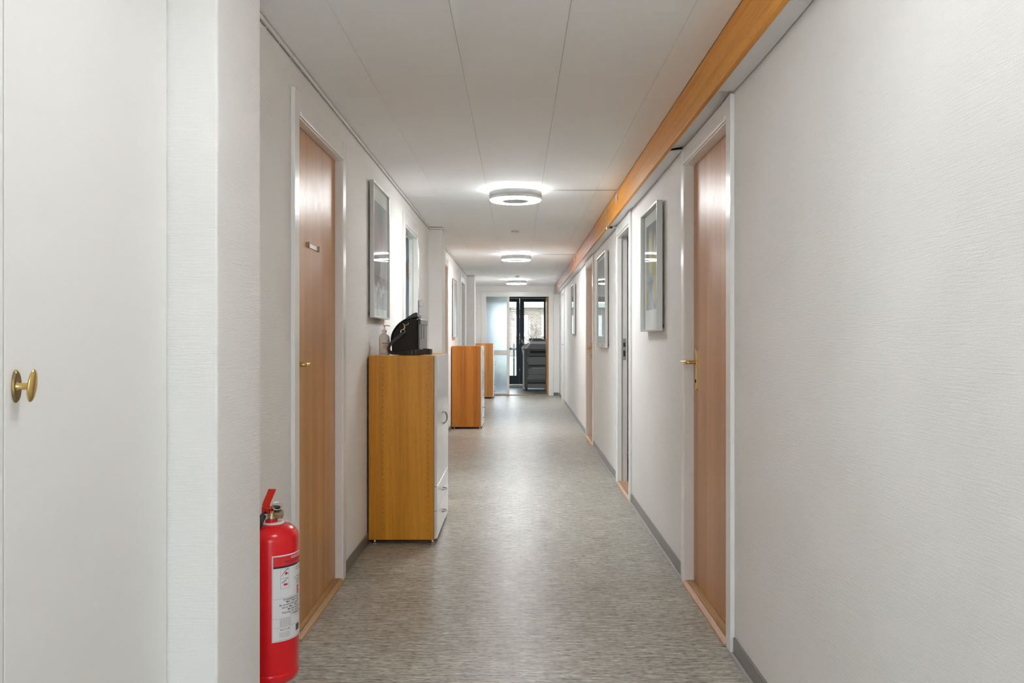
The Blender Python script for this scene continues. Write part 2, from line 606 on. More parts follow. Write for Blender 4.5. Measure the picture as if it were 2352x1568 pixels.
bm = BM()
box(bm, -1.02, 1.02, Y0, YE + 0.1, ZC + 0.014, ZC + 0.08)
ceiling = struct(obj('ceiling', bm, 'slab'), 'white ceiling of staggered rectangular tiles above the corridor', 'ceiling')
edges = [-0.8735, -0.623, -0.224, 0.177, 0.590]
TL = 0.68
tile_mesh = {}
for col in range(5):
    off = 2.88 if col in (1, 3) else 3.22
    k0 = math.floor((Y0 - off) / TL)
    y = off + k0 * TL
    while y < YE - 0.01:
        a, b = max(y, Y0 + 0.002), min(y + TL, YE - 0.002)
        if b - a > 0.02:
            x0 = edges[col] + 0.0008
            g = 0.0008
            if col < 4:
                key = (col, round(b - a, 3))
                if key not in tile_mesh:
                    t = BM()
                    box(t, 0, edges[col + 1] - 0.0008 - x0, 0, b - a - 2 * g, 0, 0.013)
                    me = bpy.data.meshes.new('ceiling_tile')
                    t.to_mesh(me)
                    t.free()
                    me.materials.append(M['tile'])
                    tile_mesh[key] = me
                o = bpy.data.objects.new('ceiling_tile', tile_mesh[key])
            else:                                   # cut along the beam
                xa = (RIGHT @ Vector((-0.0935, a, 0))).x - x0
                xb = (RIGHT @ Vector((-0.0935, b, 0))).x - x0
                t = BM()
                prism(t, [(0, 0), (xa, 0), (xb, b - a - 2 * g), (0, b - a - 2 * g)], 'z', 0, 0.013)
                me = bpy.data.meshes.new('ceiling_tile')
                t.to_mesh(me)
                t.free()
                me.materials.append(M['tile'])
                o = bpy.data.objects.new('ceiling_tile', me)
            C.objects.link(o)
            o.location = (x0, a + g, ZC + random.uniform(-0.0004, 0.0006))
            o.parent = ceiling
        y += TL

# ------------------------------------------------------------------ left wall with pilasters
WT = 0.072
left_doors = [(3.36, 4.19), (6.56, 7.36), (9.73, 10.55), (13.13, 13.98)]
OPL = 2.075          # structural opening height, left
CUP = (0.45, 2.108)  # built-in cupboard front before the first pilaster


def wall_segments(bm, x0, x1, ops, head, ystart=Y0, yend=YE, top=ZC + 0.014):
    y = ystart
    for (a, b) in ops:
        a2, b2 = a - 0.03, b + 0.03
        box(bm, x0, x1, y, a2, 0, top)
        box(bm, x0, x1, a2, b2, head + 0.03, top)
        y = b2
    box(bm, x0, x1, y, yend, 0, top)


bm = BM()
wall_segments(bm, XL - WT, XL, left_doors, OPL)
wall_left = struct(obj('wall_left', bm, 'wall'), 'white textured wall behind the cabinets, broken by square pilasters', 'wall')
PIL = [(2.114, 2.466), (8.433, 8.80), (14.83, 15.2)]
for a, b in PIL:
    bm = BM()
    box(bm, XL - 0.01, -0.746, a, b, 0, ZC + 0.012)
    obj('pilaster', bm, 'wall', wall_left, 0.006)

# ------------------------------------------------------------------ right wall (slightly opening out)
right_doors = [(3.312, 4.16), (6.295, 7.06), (9.485, 10.36), (15.69, 16.56)]
OPR = 2.045
bm = BM()
wall_segments(bm, 0, WT, right_doors, OPR, top=ZC + 0.014)
wall_right = struct(obj('wall_right', bm, 'wall', matrix=RIGHT), 'white textured wall along the beam side of the corridor', 'wall')

bm = BM()
box(bm, -1.02, -0.80, Y0 - 0.12, Y0, 0, ZC + 0.08)
box(bm, 0.76, 1.02, Y0 - 0.12, Y0, 0, ZC + 0.08)
box(bm, -0.80, 0.76, Y0 - 0.12, Y0, 2.22, ZC + 0.08)
struct(obj('wall_back', bm, 'wall'), 'white wall around the added glazed doors', 'wall')
ent = struct(thing('window_added', 'unseen white framed glazed doors, added for daylight from behind', 'glazed door', (0, Y0 - 0.08, 0)))  # unseen glazing, put in so daylight reaches surfaces facing the camera
for x0, x1, z0, z1 in ((-0.80, -0.74, 0, 2.22), (0.70, 0.76, 0, 2.22), (-0.05, 0.01, 0, 2.22), (-0.74, -0.05, 0, 0.12), (0.01, 0.70, 0, 0.12),
                       (-0.74, -0.05, 2.15, 2.22), (0.01, 0.70, 2.15, 2.22)):
    obox('window_frame', 'trim_white', ent, x0, x1, 0, 0.05, z0, z1)
for x0, x1 in ((-0.74, -0.05), (0.01, 0.70)):
    obox('glass_pane', 'window_glass', ent, x0, x1, 0.02, 0.026, 0.12, 2.15)


# ------------------------------------------------------------------ beam and soffit boards
beam = thing('ceiling_beam', 'long varnished orange-brown wooden beam under the ceiling along the door wall', 'beam', matrix=RIGHT)
obox('beam_board', 'beam', beam, -0.0925, -0.0715, Y0 + 0.02, 8.20, ZS, ZC - 0.001, 0.002)
obox('beam_board', 'beam_rose_lit', beam, -0.0925, -0.0715, 8.201, 12.58, ZS, ZC - 0.001, 0.002)
obox('beam_board', 'beam_pink_lit', beam, -0.0925, -0.0715, 12.59, 17.88, ZS, ZC - 0.001, 0.002)

soff = thing('soffit_boarding', 'narrow white boards with open joints between wooden beam and wall', 'soffit', matrix=RIGHT)
cuts = [-2.38, -1.0, 0.4, 2.357, 3.232, 4.27, 6.21, 7.17, 9.39, 10.46, 12.5, 14.1, 15.6, 16.65, 17.88]
for i, (a, b) in enumerate(zip(cuts, cuts[1:])):
    bm = BM()
    n = 6
    tilt = random.uniform(-0.002, 0.004)
    curl = {4: 0.014, 6: 0.006}.get(i, 0.003)
    g0 = 0.010 if i in (4, 5) else 0.004
    rows = []
    for k in range(n + 1):
        t = k / n
        yy = a + g0 / 2 + (b - a - g0) * t
        dz = curl * (2 * t - 1) ** 2 * random.uniform(0.7, 1.1)
        zz = ZS + 0.002 + dz
        rows.append([bm.verts.new((u, yy, z)) for u, z in ((-0.0710, zz), (-0.006, zz + tilt + dz * 0.6), (-0.006, zz + tilt + 0.006 + dz * 0.6), (-0.0710, zz + 0.006))])
    fs = []
    for A, B in zip(rows, rows[1:]):
        for k in range(4):
            fs.append(bm.faces.new((A[k], A[(k + 1) % 4], B[(k + 1) % 4], B[k])))
    fs.append(bm.faces.new(rows[0]))
    fs.append(bm.faces.new(rows[-1][::-1]))
    bmesh.ops.recalc_face_normals(bm, faces=fs)
    obj('soffit_board', bm, 'soffit', soff)
# the dark void above the boards
obox('void_lining', 'void', soff, -0.0705, -0.001, Y0 + 0.02, 17.88, ZS + 0.05, ZS + 0.06)


# ------------------------------------------------------------------ doors in the side walls
# every door is built in wall coordinates: u = distance from the wall face into the corridor
def make_door(name, label, side, y0, y1, head, recess, leaf_mat, opened=False, casing_top=None, handle=None,
              hinge_far=False, sill=('oak_sill', 'oak_sill'), frame='trim_white', plate=False, worn=False, cat='door'):
    mtx = RIGHT if side > 0 else Matrix.Translation((XL, 0, 0))
    d = struct(thing(name, label, cat, matrix=mtx))

    def bxn(nm, mat, u0, u1, a, b, z0, z1, bev=0.0, parent=None, lab=None):
        x0, x1 = sorted((-u0 * side, -u1 * side))
        return obox(nm, mat, parent or d, x0, x1, a, b, z0, z1, bev, lab)
    ct = casing_top
    cw = 0.076
    jd = -0.062 if side < 0 else -0.0715                                   # lining depth
    # casing boards, standing 18 mm proud of the wall
    bxn('casing_side', frame, 0.0005, 0.018, y0 - cw, y0 - 0.004, 0.0, ct, 0.003)
    bxn('casing_side', frame, 0.0005, 0.018, y1 + 0.004, y1 + cw, 0.0, ct, 0.003)
    bxn('casing_head', frame, 0.0005, 0.016, y0 - 0.003, y1 + 0.003, head + 0.004, ct, 0.003)
    bxn('head_bead', frame, 0.016, 0.024, y0 - 0.003, y1 + 0.003, head + 0.004, head + 0.024, 0.003)
    # linings
    bxn('jamb', 'trim_cream' if worn else frame, jd, 0.014, y0 - 0.0295, y0, 0.0, head, 0.002)
    jf = bxn('jamb', 'trim_cream' if worn else frame, jd, 0.014, y1, y1 + 0.0295, 0.0, head, 0.002)
    bxn('head_lining', frame, jd, 0.014, y0 - 0.0295, y1 + 0.0295, head, head + 0.0295, 0.002)
    # rebate stop behind the leaf
    bxn('threshold', sill[1], jd, 0.002, y0 + 0.001, y1 - 0.001, 0.0, 0.018, 0.002)
    x0 = -0.0115 * side
    bm_ = BM()
    prism(bm_, [(-0.0045 * side, 0.0), (-0.026 * side, 0.0), (-0.024 * side, 0.009), (-0.0045 * side, 0.019)], 'y', y0 - 0.001, y1 + 0.001)
    obj('threshold_strip', bm_, sill[0], d, 0.0015)
    if not opened:
        leaf = bxn('door_leaf', leaf_mat, max(-recess - 0.04, jd - 0.03), -recess, y0 + 0.003, y1 - 0.003, 0.021, head - 0.003, 0.0015)
    else:
        bxn('door_stop', frame, -0.022, 0.0125, y0 + 0.0002, y0 + 0.011, 0.018, head - 0.0115, 0.001)
        bxn('door_stop', frame, -0.022, 0.0125, y1 - 0.011, y1 - 0.0002, 0.018, head - 0.0115, 0.001)
        bxn('door_stop', frame, -0.022, 0.0125, y0 + 0.0002, y1 - 0.0002, head - 0.011, head - 0.0002, 0.001)
        # leaf swung right back into the room, hinged on the far or near lining
        if hinge_far:
            leaf = bxn('door_leaf', leaf_mat, jd - 0.012 - (y1 - y0), jd - 0.012, y1 + 0.003, y1 + 0.029, 0.021, head - 0.003, 0.0015)
            for hz in (0.28, 1.79):
                bxn('hinge', 'old_brass', jd - 0.012, jd - 0.0005, y1 - 0.006, y1 + 0.016, hz - 0.07, hz + 0.07, 0.002)
        else:
            leaf = bxn('door_leaf', leaf_mat, jd - 0.03 - (y1 - y0), jd - 0.03, y0 - 0.052, y0 - 0.012, 0.021, head - 0.003, 0.0015)
            # strike plate holes in the far lining
            bxn('strike_plate', 'steel', -0.060, -0.032, y1 - 0.0015, y1 - 0.0002, 1.02, 1.20)
            bxn('latch_hole', 'void', -0.054, -0.038, y1 - 0.0022, y1 - 0.0016, 1.13, 1.165)
            bxn('latch_hole', 'void', -0.054, -0.038, y1 - 0.0022, y1 - 0.0016, 1.05, 1.10)
    if handle:
        hy, hz, dirn, mat, long_plate = handle
        ll = 1.0 if long_plate else 0.62
        base = -recess
        if long_plate:
            bm_ = BM()
            x0_, x1_ = sorted((-base * side, -(base + 0.006) * side))
            pts = []
            for s_, zc_ in ((1, hz + 0.055), (-1, hz - 0.125)):
                for k in range(7):
                    aa = (0 if s_ > 0 else PI) + PI * k / 6
                    pts.append((hy + 0.016 * math.cos(aa), zc_ + 0.012 * math.sin(aa)))
            prism(bm_, pts, 'x', x0_, x1_)
            pl = obj('handle_plate', bm_, mat, d, 0.001)
            bm_ = BM()
            lathe(bm_, [(0.008, 0), (0.008, 0.002)], (min(-(base + 0.006) * side, -(base + 0.008) * side), hy, hz - 0.09), 'x', 16)
            obj('keyhole', bm_, 'void', pl)
        else:
            bm_ = BM()
            lathe(bm_, [(0.022, 0), (0.022, 0.006)], (min(-base * side, -(base + 0.006) * side), hy, hz), 'x', 24)
            obj('handle_rose', bm_, mat, d, 0.001)
        bm_ = BM()
        o_ = -(base + 0.006) * side
        e_ = -(base + 0.050) * side
        pth = smooth_path([(o_, hy, hz), ((o_ + e_) / 2, hy, hz), (e_ + 0.006 * side, hy, hz), (e_, hy + 0.010 * dirn, hz), (e_, hy + 0.05 * dirn * ll, hz), (e_ + 0.002 * side, hy + 0.115 * dirn * ll, hz)], 5)
        tube(bm_, pth, 0.0095, 12, taper=0.0085)
        obj('door_handle', bm_, mat, d, smooth=True)
    if plate:
        yy, zz = 3.73, 1.60
        pl = bxn('name_plate_holder', 'steel', -recess + 0.0002, -recess + 0.003, yy - 0.10, yy + 0.12, zz - 0.009, zz + 0.009, 0.001)
        for q in (yy - 0.10, yy + 0.085):
            bxn('clip', 'old_brass', -recess + 0.003, -recess + 0.009, q, q + 0.012, zz - 0.012, zz + 0.014, 0.001, pl)
    return d, leaf


make_door('door_1', 'brown veneered door with small name plate holder, beside the fire extinguisher', -1, 3.36, 4.19, OPL, 0.020, 'brown_door',
          casing_top=2.175, handle=(3.392, 1.095, 1, 'brass', False), plate=True)
make_door('door_2', 'open doorway with blue-grey door leaf, behind the black bag', -1, 6.56, 7.36, OPL, 0.020, 'blue_leaf',
          opened=True, hinge_far=True, casing_top=2.175)
make_door('door_3', 'brown veneered door half hidden by the pilaster beside the middle cabinet', -1, 9.73, 10.55, OPL, 0.020, 'brown_door',
          casing_top=2.175, handle=(9.80, 1.095, 1, 'brass', False))
make_door('door_4', 'closed blue-grey door in white frame between a pale print and a pilaster', -1, 13.13, 13.98, OPL, 0.060, 'blue_leaf',
          casing_top=2.175, handle=(13.2, 1.095, 1, 'brass', False))
make_door('door_5', 'beech veneered door with brass lever on long plate, beside yellow abstract picture', 1, 3.312, 4.16, OPR, 0.031, 'beech_door',
          casing_top=ZS - 0.001, handle=(4.085, 1.085, 1, 'brass', True), sill=('pink_sill', 'oak_sill'), worn=True)
make_door('door_6', 'open doorway in white frame with strike plate, between two framed pictures', 1, 6.295, 7.06, OPR, 0.031, 'smooth_white',
          opened=True, casing_top=ZS - 0.001, sill=('pink_sill', 'pink_sill'), worn=True)
make_door('door_7', 'beech veneered door with brass lever, next to the large pale picture', 1, 9.485, 10.36, OPR, 0.048, 'beech_door',
          casing_top=ZS - 0.001, handle=(10.29, 1.085, 1, 'brass', True), sill=('pink_sill', 'oak_sill'), worn=True)
make_door('door_8', 'pale grey door in white frame close to the glazed end partition', 1, 15.69, 16.56, OPR, 0.031, 'pale_grey_leaf',
          casing_top=ZS - 0.001, handle=(16.48, 1.085, -1, 'steel', False), sill=('pink_sill', 'oak_sill'))

# ------------------------------------------------------------------ skirtings
bm_l = struct(thing('baseboard_left', 'grey skirting strip along the cabinet wall', 'skirting'))
for a, b in ((2.47, 3.283), (4.267, 6.483), (7.437, 8.43), (8.805, 9.653), (10.627, 13.053), (14.057, 14.825), (15.205, 17.88)):
    obox('skirting_strip', 'base', bm_l, XL, XL + 0.009, a, b, 0, 0.062, 0.002)
for a, b in PIL:
    obox('skirting_strip', 'base', bm_l, -0.746, -0.738, a + 0.001, b - 0.001, 0, 0.062, 0.002)
    obox('skirting_strip', 'base', bm_l, XL + 0.001, -0.739, a - 0.009, a - 0.001, 0, 0.062, 0.002)
bm_r = struct(thing('baseboard_right', 'grey skirting strip with pale lower edge along the beam-side wall', 'skirting', matrix=RIGHT))
for a, b in ((Y0 + 0.01, 3.234), (4.238, 6.217), (7.138, 9.407), (10.438, 15.612), (16.638, 17.88)):
    obox('skirting_strip', 'base', bm_r, -0.008, 0, a, b, 0.0, 0.062, 0.002)
    obox('skirting_edge', 'base_edge', bm_r, -0.020, -0.008, a, b, 0.0, 0.007, 0.002)

# ------------------------------------------------------------------ built-in cupboard front (near, white) with brass knob
cup = thing('built_in_cupboard', 'smooth white built-in cupboard front with an oval brass knob', 'cupboard')
for a, b in ((CUP[0], 1.4375), (1.4405, CUP[1])):
    dl = obox('cupboard_door', 'smooth_white', cup, XL + 0.0005, XL + 0.008, a, b, 0.07, 2.24, 0.002)
kd = dl
ky, kz, kx = 1.4715, 1.117, XL + 0.008
kn = bpy.data.objects.new('knob', None)
bm = BM()
lathe(bm, [(0.0285, 0), (0.0285, 0.002), (0.0255, 0.0045)], (kx + 0.0002, ky, kz), 'x', 40, sx=0.44)
rose = obj('knob_rose', bm, 'old_brass', kd, smooth=True)
bm = BM()
prof = [(0.0085, 0.0), (0.0062, 0.004), (0.0060, 0.016), (0.0072, 0.022)]
lathe(bm, prof, (kx + 0.0045, ky, kz), 'x', 24)
obj('knob_stem', bm, 'brass', kd, smooth=True)
bm = BM()
pr = [(0.0005, 0.0)] + [(0.029 * math.sin(PI * k / 12) ** 0.75, 0.0050 * (1 - math.cos(PI * k / 12))) for k in range(1, 12)] + [(0.0005, 0.010)]
lathe(bm, pr, (0, 0, 0), 'x', 36, sx=0.44)
bmesh.ops.rotate(bm, verts=bm.verts, cent=(0.0065, 0, 0), matrix=Matrix.Rotation(math.radians(7), 3, 'Y'))
bmesh.ops.translate(bm, verts=bm.verts, vec=(kx + 0.0245, ky, kz + 0.001))
obj('knob', bm, 'brass', kd, smooth=True)
bpy.data.objects.remove(kn)

# ------------------------------------------------------------------ cable trunking under the ceiling, cabinet wall
trk = struct(thing('trim_1', 'thin white cable strip with dark cable below and painted gap shade above, along the top of the cabinet wall', 'cable strip'))


def trunk_run(p, q, nx, ny):
    """strip along a wall from p to q, (nx, ny) points into the corridor"""
    (xa, ya), (xb, yb) = p, q
    x0, x1 = min(xa, xb, xa + nx * 0.010, xb + nx * 0.010), max(xa, xb, xa + nx * 0.010, xb + nx * 0.010)
    y0_, y1_ = min(ya, yb, ya + ny * 0.010, yb + ny * 0.010), max(ya, yb, ya + ny * 0.010, yb + ny * 0.010)
    obox('cable_strip', 'trim_white', trk, x0, x1, y0_, y1_, ZC - 0.0195, ZC - 0.0050, 0.001)
    bm_ = BM()
    tube(bm_, [(xa + nx * 0.004, ya + ny * 0.004, ZC - 0.0025), (xb + nx * 0.004, yb + ny * 0.004, ZC - 0.0025)], 0.0020, 6)
    obj('gap_shade_line', bm_, 'void', trk)  # black rod laid in the gap to paint its shade
    L = math.hypot(xb - xa, yb - ya)
    n = max(1, int(L / 0.16))
    for k in range(n):
        t0, t1 = (k + 0.04) / n, (k + 0.93) / n
        a = Vector((xa + (xb - xa) * t0 + nx * 0.003, ya + (yb - ya) * t0 + ny * 0.003, ZC - 0.0225))
        b = Vector((xa + (xb - xa) * t1 + nx * 0.003, ya + (yb - ya) * t1 + ny * 0.003, ZC - 0.0225 + random.uniform(-0.001, 0.001)))
        bm_ = BM()
        tube(bm_, [a, b], 0.0017, 6)
        obj('cable_length', bm_, 'base', trk)


xs = -0.746
trunk_run((XL, 2.48), (XL, 8.42), 1, 0)
trunk_run((XL, 8.433), (xs, 8.433), 0, -1)
trunk_run((xs, 8.433), (xs, 8.80), 1, 0)
trunk_run((XL, 8.81), (XL, 14.82), 1, 0)
trunk_run((XL, 14.83), (xs, 14.83), 0, -1)
trunk_run((XL, 15.21), (XL, 17.87), 1, 0)

# ------------------------------------------------------------------ end partition: frosted side light and open doorway
we = struct(thing('wall_end', 'white end wall around the glazed partition', 'wall', (0, YE, 0)))


def eb(nm, mat, par, x0, x1, y0, y1, z0, z1, bev=0.0):
    return obox(nm, mat, par, x0, x1, y0 - YE, y1 - YE, z0, z1, bev)


eb('wall_head', 'wall', we, -1.0, 0.885, YE, YE + 0.10, 2.181, ZC + 0.013)
eb('wall_pier', 'wall', we, -1.0, -0.757, YE, YE + 0.10, 0, 2.1805)
eb('wall_pier', 'wall', we, 0.765, 0.885, YE, YE + 0.10, 0, 2.1805)
eb('skirting_strip', 'base', we, 0.768, 0.87, YE - 0.008, YE - 0.0005, 0, 0.06)
part = struct(thing('door_9', 'white framed end partition with frosted side light and open brown door', 'door', (0, YE, 0)))
eb('frame_post', 'trim_white', part, -0.755, -0.655, YE - 0.015, YE + 0.09, 0, 2.180, 0.003)
eb('frame_post', 'trim_white', part, 0.661, 0.763, YE - 0.015, YE + 0.09, 0, 2.180, 0.003)
eb('frame_head', 'trim_white', part, -0.6545, 0.6605, YE - 0.012, YE + 0.09, 2.082, 2.180, 0.003)
eb('mullion', 'trim_cream', part, -0.220, -0.165, YE - 0.012, YE + 0.08, 0.018, 2.0815, 0.003)
eb('glazing_rail', 'trim_cream', part, -0.6545, -0.2205, YE, YE + 0.06, 0.847, 0.954, 0.003)
eb('glazing_rail', 'trim_cream', part, -0.6545, -0.2205, YE, YE + 0.06, 0.018, 0.05, 0.003)
eb('frosted_pane', 'frost', part, -0.6545, -0.2205, YE + 0.025, YE + 0.031, 0.9545, 2.0815)
eb('frosted_pane', 'frost', part, -0.6545, -0.2205, YE + 0.025, YE + 0.031, 0.0505, 0.8465)
eb('threshold', 'oak_sill', part, -0.6545, 0.6605, YE - 0.02, YE + 0.09, 0.0, 0.0175, 0.003)
lf = eb('door_leaf', 'brown_door', part, 0.628, 0.660, YE + 0.095, YE + 0.90, 0.02, 2.075, 0.002)
for hz in (0.30, 1.82):
    eb('hinge', 'old_brass', part, 0.622, 0.6275, YE + 0.092, YE + 0.13, hz - 0.09, hz + 0.09)

# ------------------------------------------------------------------ the copy room beyond
YB = 21.15
bm = BM()
box(bm, -2.2, 1.7, YE + 0.031, YB + 0.2, -0.05, 0.001)
struct(obj('floor_copy_room', bm, 'floor_blue'), 'blue-grey linoleum floor of the copier room', 'floor')
bm = BM()
box(bm, -2.2, 1.7, YE + 0.11, YB + 0.2, 2.42, 2.5)
struct(obj('ceiling_copy_room', bm, 'tile'), 'white ceiling of the copier room', 'ceiling')
bm = BM()
box(bm, -2.3, -2.2, YE + 0.1, YB + 0.2, 0, 2.5)
struct(obj('wall_copy_room_left', bm, 'wall'), 'white side wall of the copier room behind the frosted glass', 'wall')
bm = BM()
box(bm, 1.7, 1.8, YE + 0.1, YB + 0.2, 0, 2.5)
struct(obj('wall_copy_room_right', bm, 'wall'), 'white side wall of the copier room behind the copier', 'wall')
bm = BM()
box(bm, -2.3, -1.001, YE, YE + 0.1, 0, 2.5)
box(bm, 0.886, 1.8, YE, YE + 0.1, 0, 2.5)
box(bm, -1.001, 0.886, YE + 0.101, YE + 0.2, 2.33, 2.5)
struct(obj('wall_copy_room_front', bm, 'wall'), 'white wall flanking the partition on the copier room side', 'wall')
bm = BM()
box(bm, -2.2, -0.73, YB, YB + 0.15, 0, 2.42)
box(bm, 0.84, 1.7, YB, YB + 0.15, 0, 2.42)
box(bm, -0.73, 0.84, YB, YB + 0.15, 2.26, 2.42)
struct(obj('wall_copy_room_back', bm, 'wall'), 'white outer wall around the dark glazed balcony doors', 'wall')

wd = struct(thing('window_1', 'dark blue-grey glazed double balcony door with white handle at the end', 'glazed door', (0, YB, 0)))


def wb(nm, mat, par, x0, x1, y0, y1, z0, z1, bev=0.0):
    return obox(nm, mat, par, x0, x1, y0, y1, z0, z1, bev)


wb('sill', 'trim_cream', wd, -0.728, 0.838, -0.03, 0.12, 0.002, 0.05)
wb('window_frame', 'dark_frame', wd, -0.728, 0.838, 0.03, 0.11, 2.20, 2.258)
wb('window_frame', 'dark_frame', wd, -0.728, -0.69, 0.03, 0.11, 0.052, 2.199)
wb('window_frame', 'dark_frame', wd, 0.80, 0.838, 0.03, 0.11, 0.052, 2.199)
for (a, b, ga, gb) in ((-0.688, 0.0605, -0.58, -0.022), (0.0635, 0.798, 0.173, 0.662)):
    wb('door_stile', 'dark_frame', wd, a, ga, 0.0, 0.06, 0.055, 2.195, 0.004)
    wb('door_stile', 'dark_frame', wd, gb, b, 0.0, 0.06, 0.055, 2.195, 0.004)
    wb('door_rail', 'dark_frame', wd, ga, gb, 0.0, 0.06, 0.055, 0.275, 0.004)
    wb('door_rail', 'dark_frame', wd, ga, gb, 0.0, 0.06, 2.11, 2.195, 0.004)
    wb('glass_pane', 'window_glass', wd, ga, gb, 0.025, 0.031, 0.2755, 2.1095)
bm = BM()
box(bm, 0.105, 0.125, -0.012, -0.0005, 1.09, 1.19)
hp = obj('handle_plate', bm, 'white_plastic', wd, 0.003)
bm = BM()
tube(bm, smooth_path([(0.115, -0.012, 1.165), (0.115, -0.05, 1.165), (0.125, -0.055, 1.155), (0.148, -0.055, 1.06)], 4), 0.010, 10)
obj('lever', bm, 'white_plastic', hp, smooth=True)
for hz in (0.42, 1.20, 1.94):
    wb('hinge_pin', 'steel', wd, 0.055, 0.068, -0.008, -0.0005, hz - 0.02, hz + 0.02)

# ------------------------------------------------------------------ rooms behind the open side doors (simple shells with a window towards the sky)


def side_room(tag_, side, ya, yb, depth, win):
    s = side
    xin = 0.925 if s > 0 else -(0.878 + WT + 0.002)
    xo = xin + s * depth
    lo, hi = sorted((xin, xo))
    bm_ = BM()
    box(bm_, lo, hi, ya, yb, -0.05, 0.001)
    struct(obj('floor_' + tag_, bm_, 'floor_blue'), 'linoleum floor inside the %s' % tag_.replace('_', ' '), 'floor')
    bm_ = BM()
    box(bm_, lo, hi, ya, yb, 2.4, 2.48)
    struct(obj('ceiling_' + tag_, bm_, 'tile'), 'white ceiling inside the %s' % tag_.replace('_', ' '), 'ceiling')
    bm_ = BM()
    box(bm_, lo, hi, ya - 0.1, ya, 0, 2.48)
    box(bm_, lo, hi, yb, yb + 0.1, 0, 2.48)
    a, b = sorted((xo, xo + s * 0.1))
    w0, w1 = win
    box(bm_, a, b, ya - 0.1, w0, 0, 2.48)
    box(bm_, a, b, w1, yb + 0.1, 0, 2.48)
    box(bm_, a, b, w0, w1, 0, 0.9)
    box(bm_, a, b, w0, w1, 2.1, 2.48)
    a, b = sorted((xin - s * 0.001, xin + s * 0.02))
    box(bm_, a, b, ya, yb, ZC + 0.02, 2.48)
    struct(obj('wall_' + tag_, bm_, 'smooth_white'), 'white walls inside the %s' % tag_.replace('_', ' '), 'wall')


side_room('left_office', -1, 5.0, 8.6, 3.2, (5.6, 8.0))
side_room('right_office', 1, 5.0, 8.8, 3.2, (5.1, 5.25))


# ------------------------------------------------------------------ cabinets
def cabinet(label, y0, mat, holes):
    """800 mm cabinet standing with its back to the wall, glossy white front towards the corridor"""
    c = thing('storage_cabinet', label, 'cabinet', group='tall cabinets along the wall')
    xb, xf = -0.866, -0.486
    zt, zb = 1.10, 0.026
    L = 0.80
    s1 = obox('side_panel', mat, c, xb, xf, y0, y0 + 0.018, zb, zt, 0.0012)
    obox('side_panel', mat, c, xb, xf, y0 + L - 0.018, y0 + L, zb, zt, 0.0012)
    obox('top_panel', mat, c, xb, xf, y0 + 0.0185, y0 + L - 0.0185, zt - 0.022, zt - 0.003, 0.001)
    obox('bottom_panel', mat, c, xb, xf, y0 + 0.0185, y0 + L - 0.0185, zb, zb + 0.018, 0.001)
    obox('back_panel', 'void', c, xb - 0.004, xb - 0.0005, y0 + 0.003, y0 + L - 0.003, zb, zt - 0.01)
    # doors and drawers
    ym = y0 + L / 2
    fx0, fx1 = xf + 0.002, xf + 0.018
    for a, b in ((y0 + 0.002, ym - 0.0015), (ym + 0.0015, y0 + L - 0.002)):
        d = obox('cabinet_door', 'cab_white', c, fx0, fx1, a, b, 0.337, zt - 0.002, 0.0012)
        if a < ym - 0.1:
            hy = ym - 0.022
        else:
            hy = ym + 0.022
        hz, hh, pr_ = 0.703, 0.036, 0.026
        bm_ = BM()
        pts = [(fx1 + pr_ * math.sin(PI * k / 12) ** 0.8, hy, hz + hh * math.cos(PI * k / 12)) for k in range(13)]
        tube(bm_, pts, 0.0026, 8)
        for q in (-1, 1):
            lathe(bm_, [(0.0055, 0), (0.0055, 0.004), (0.003, 0.006)], (fx1 + 0.0003, hy, hz + q * hh), 'x', 12)
        obj('bow_handle', bm_, 'dark_steel', d, smooth=True)
    for (z0, z1) in ((0.195, 0.334), (zb + 0.006, 0.192)):
        d = obox('drawer_front', 'cab_white', c, fx0, fx1, y0 + 0.002, y0 + L - 0.002, z0, z1, 0.0012)
        hz = 0.255 if z0 > 0.1 else 0.118
        bm_ = BM()
        pts = [(fx1 + 0.024 * math.sin(PI * k / 12) ** 0.8, ym + 0.036 * math.cos(PI * k / 12), hz) for k in range(13)]
        tube(bm_, pts, 0.0026, 8)
        for q in (-1, 1):
            lathe(bm_, [(0.0055, 0), (0.0055, 0.004), (0.003, 0.006)], (fx1 + 0.0003, ym + q * 0.036, hz), 'x', 12)
        obj('bow_handle', bm_, 'dark_steel', d, smooth=True)
    for fx in (xb + 0.03, xf - 0.012):
        for fy in (y0 + 0.03, y0 + L - 0.03):
            bm_ = BM()
            lathe(bm_, [(0.017, 0.0), (0.017, 0.005), (0.008, 0.009), (0.006, 0.0258)], (fx, fy, 0), 'z', 16)
            obj('levelling_foot', bm_, 'steel', c, smooth=True)
    if holes:
        bm_ = BM()
        for hx in (-0.783, -0.522):
            for k in range(31):
                z = 0.085 + k * 0.0325
                lathe(bm_, [(0.0023, -0.0004), (0.0023, 0.0004)], (hx, y0, z), 'y', 8)
        h = obj('shelf_pin_holes', bm_, 'void', s1)
        h['kind'] = 'stuff'
    rebase(c, (-0.675, y0 + L / 2, 0))
    return c


cabinet('honey-coloured wooden cabinet with white front carrying the black bag', 4.95, 'cab_honey', True)
cabinet('reddish cherry wood cabinet with white front and bare top between the two others', 11.25, 'cab_red', False)
cabinet('brown wood cabinet with white front against the frosted glass partition', 16.95, 'cab_brown', False)


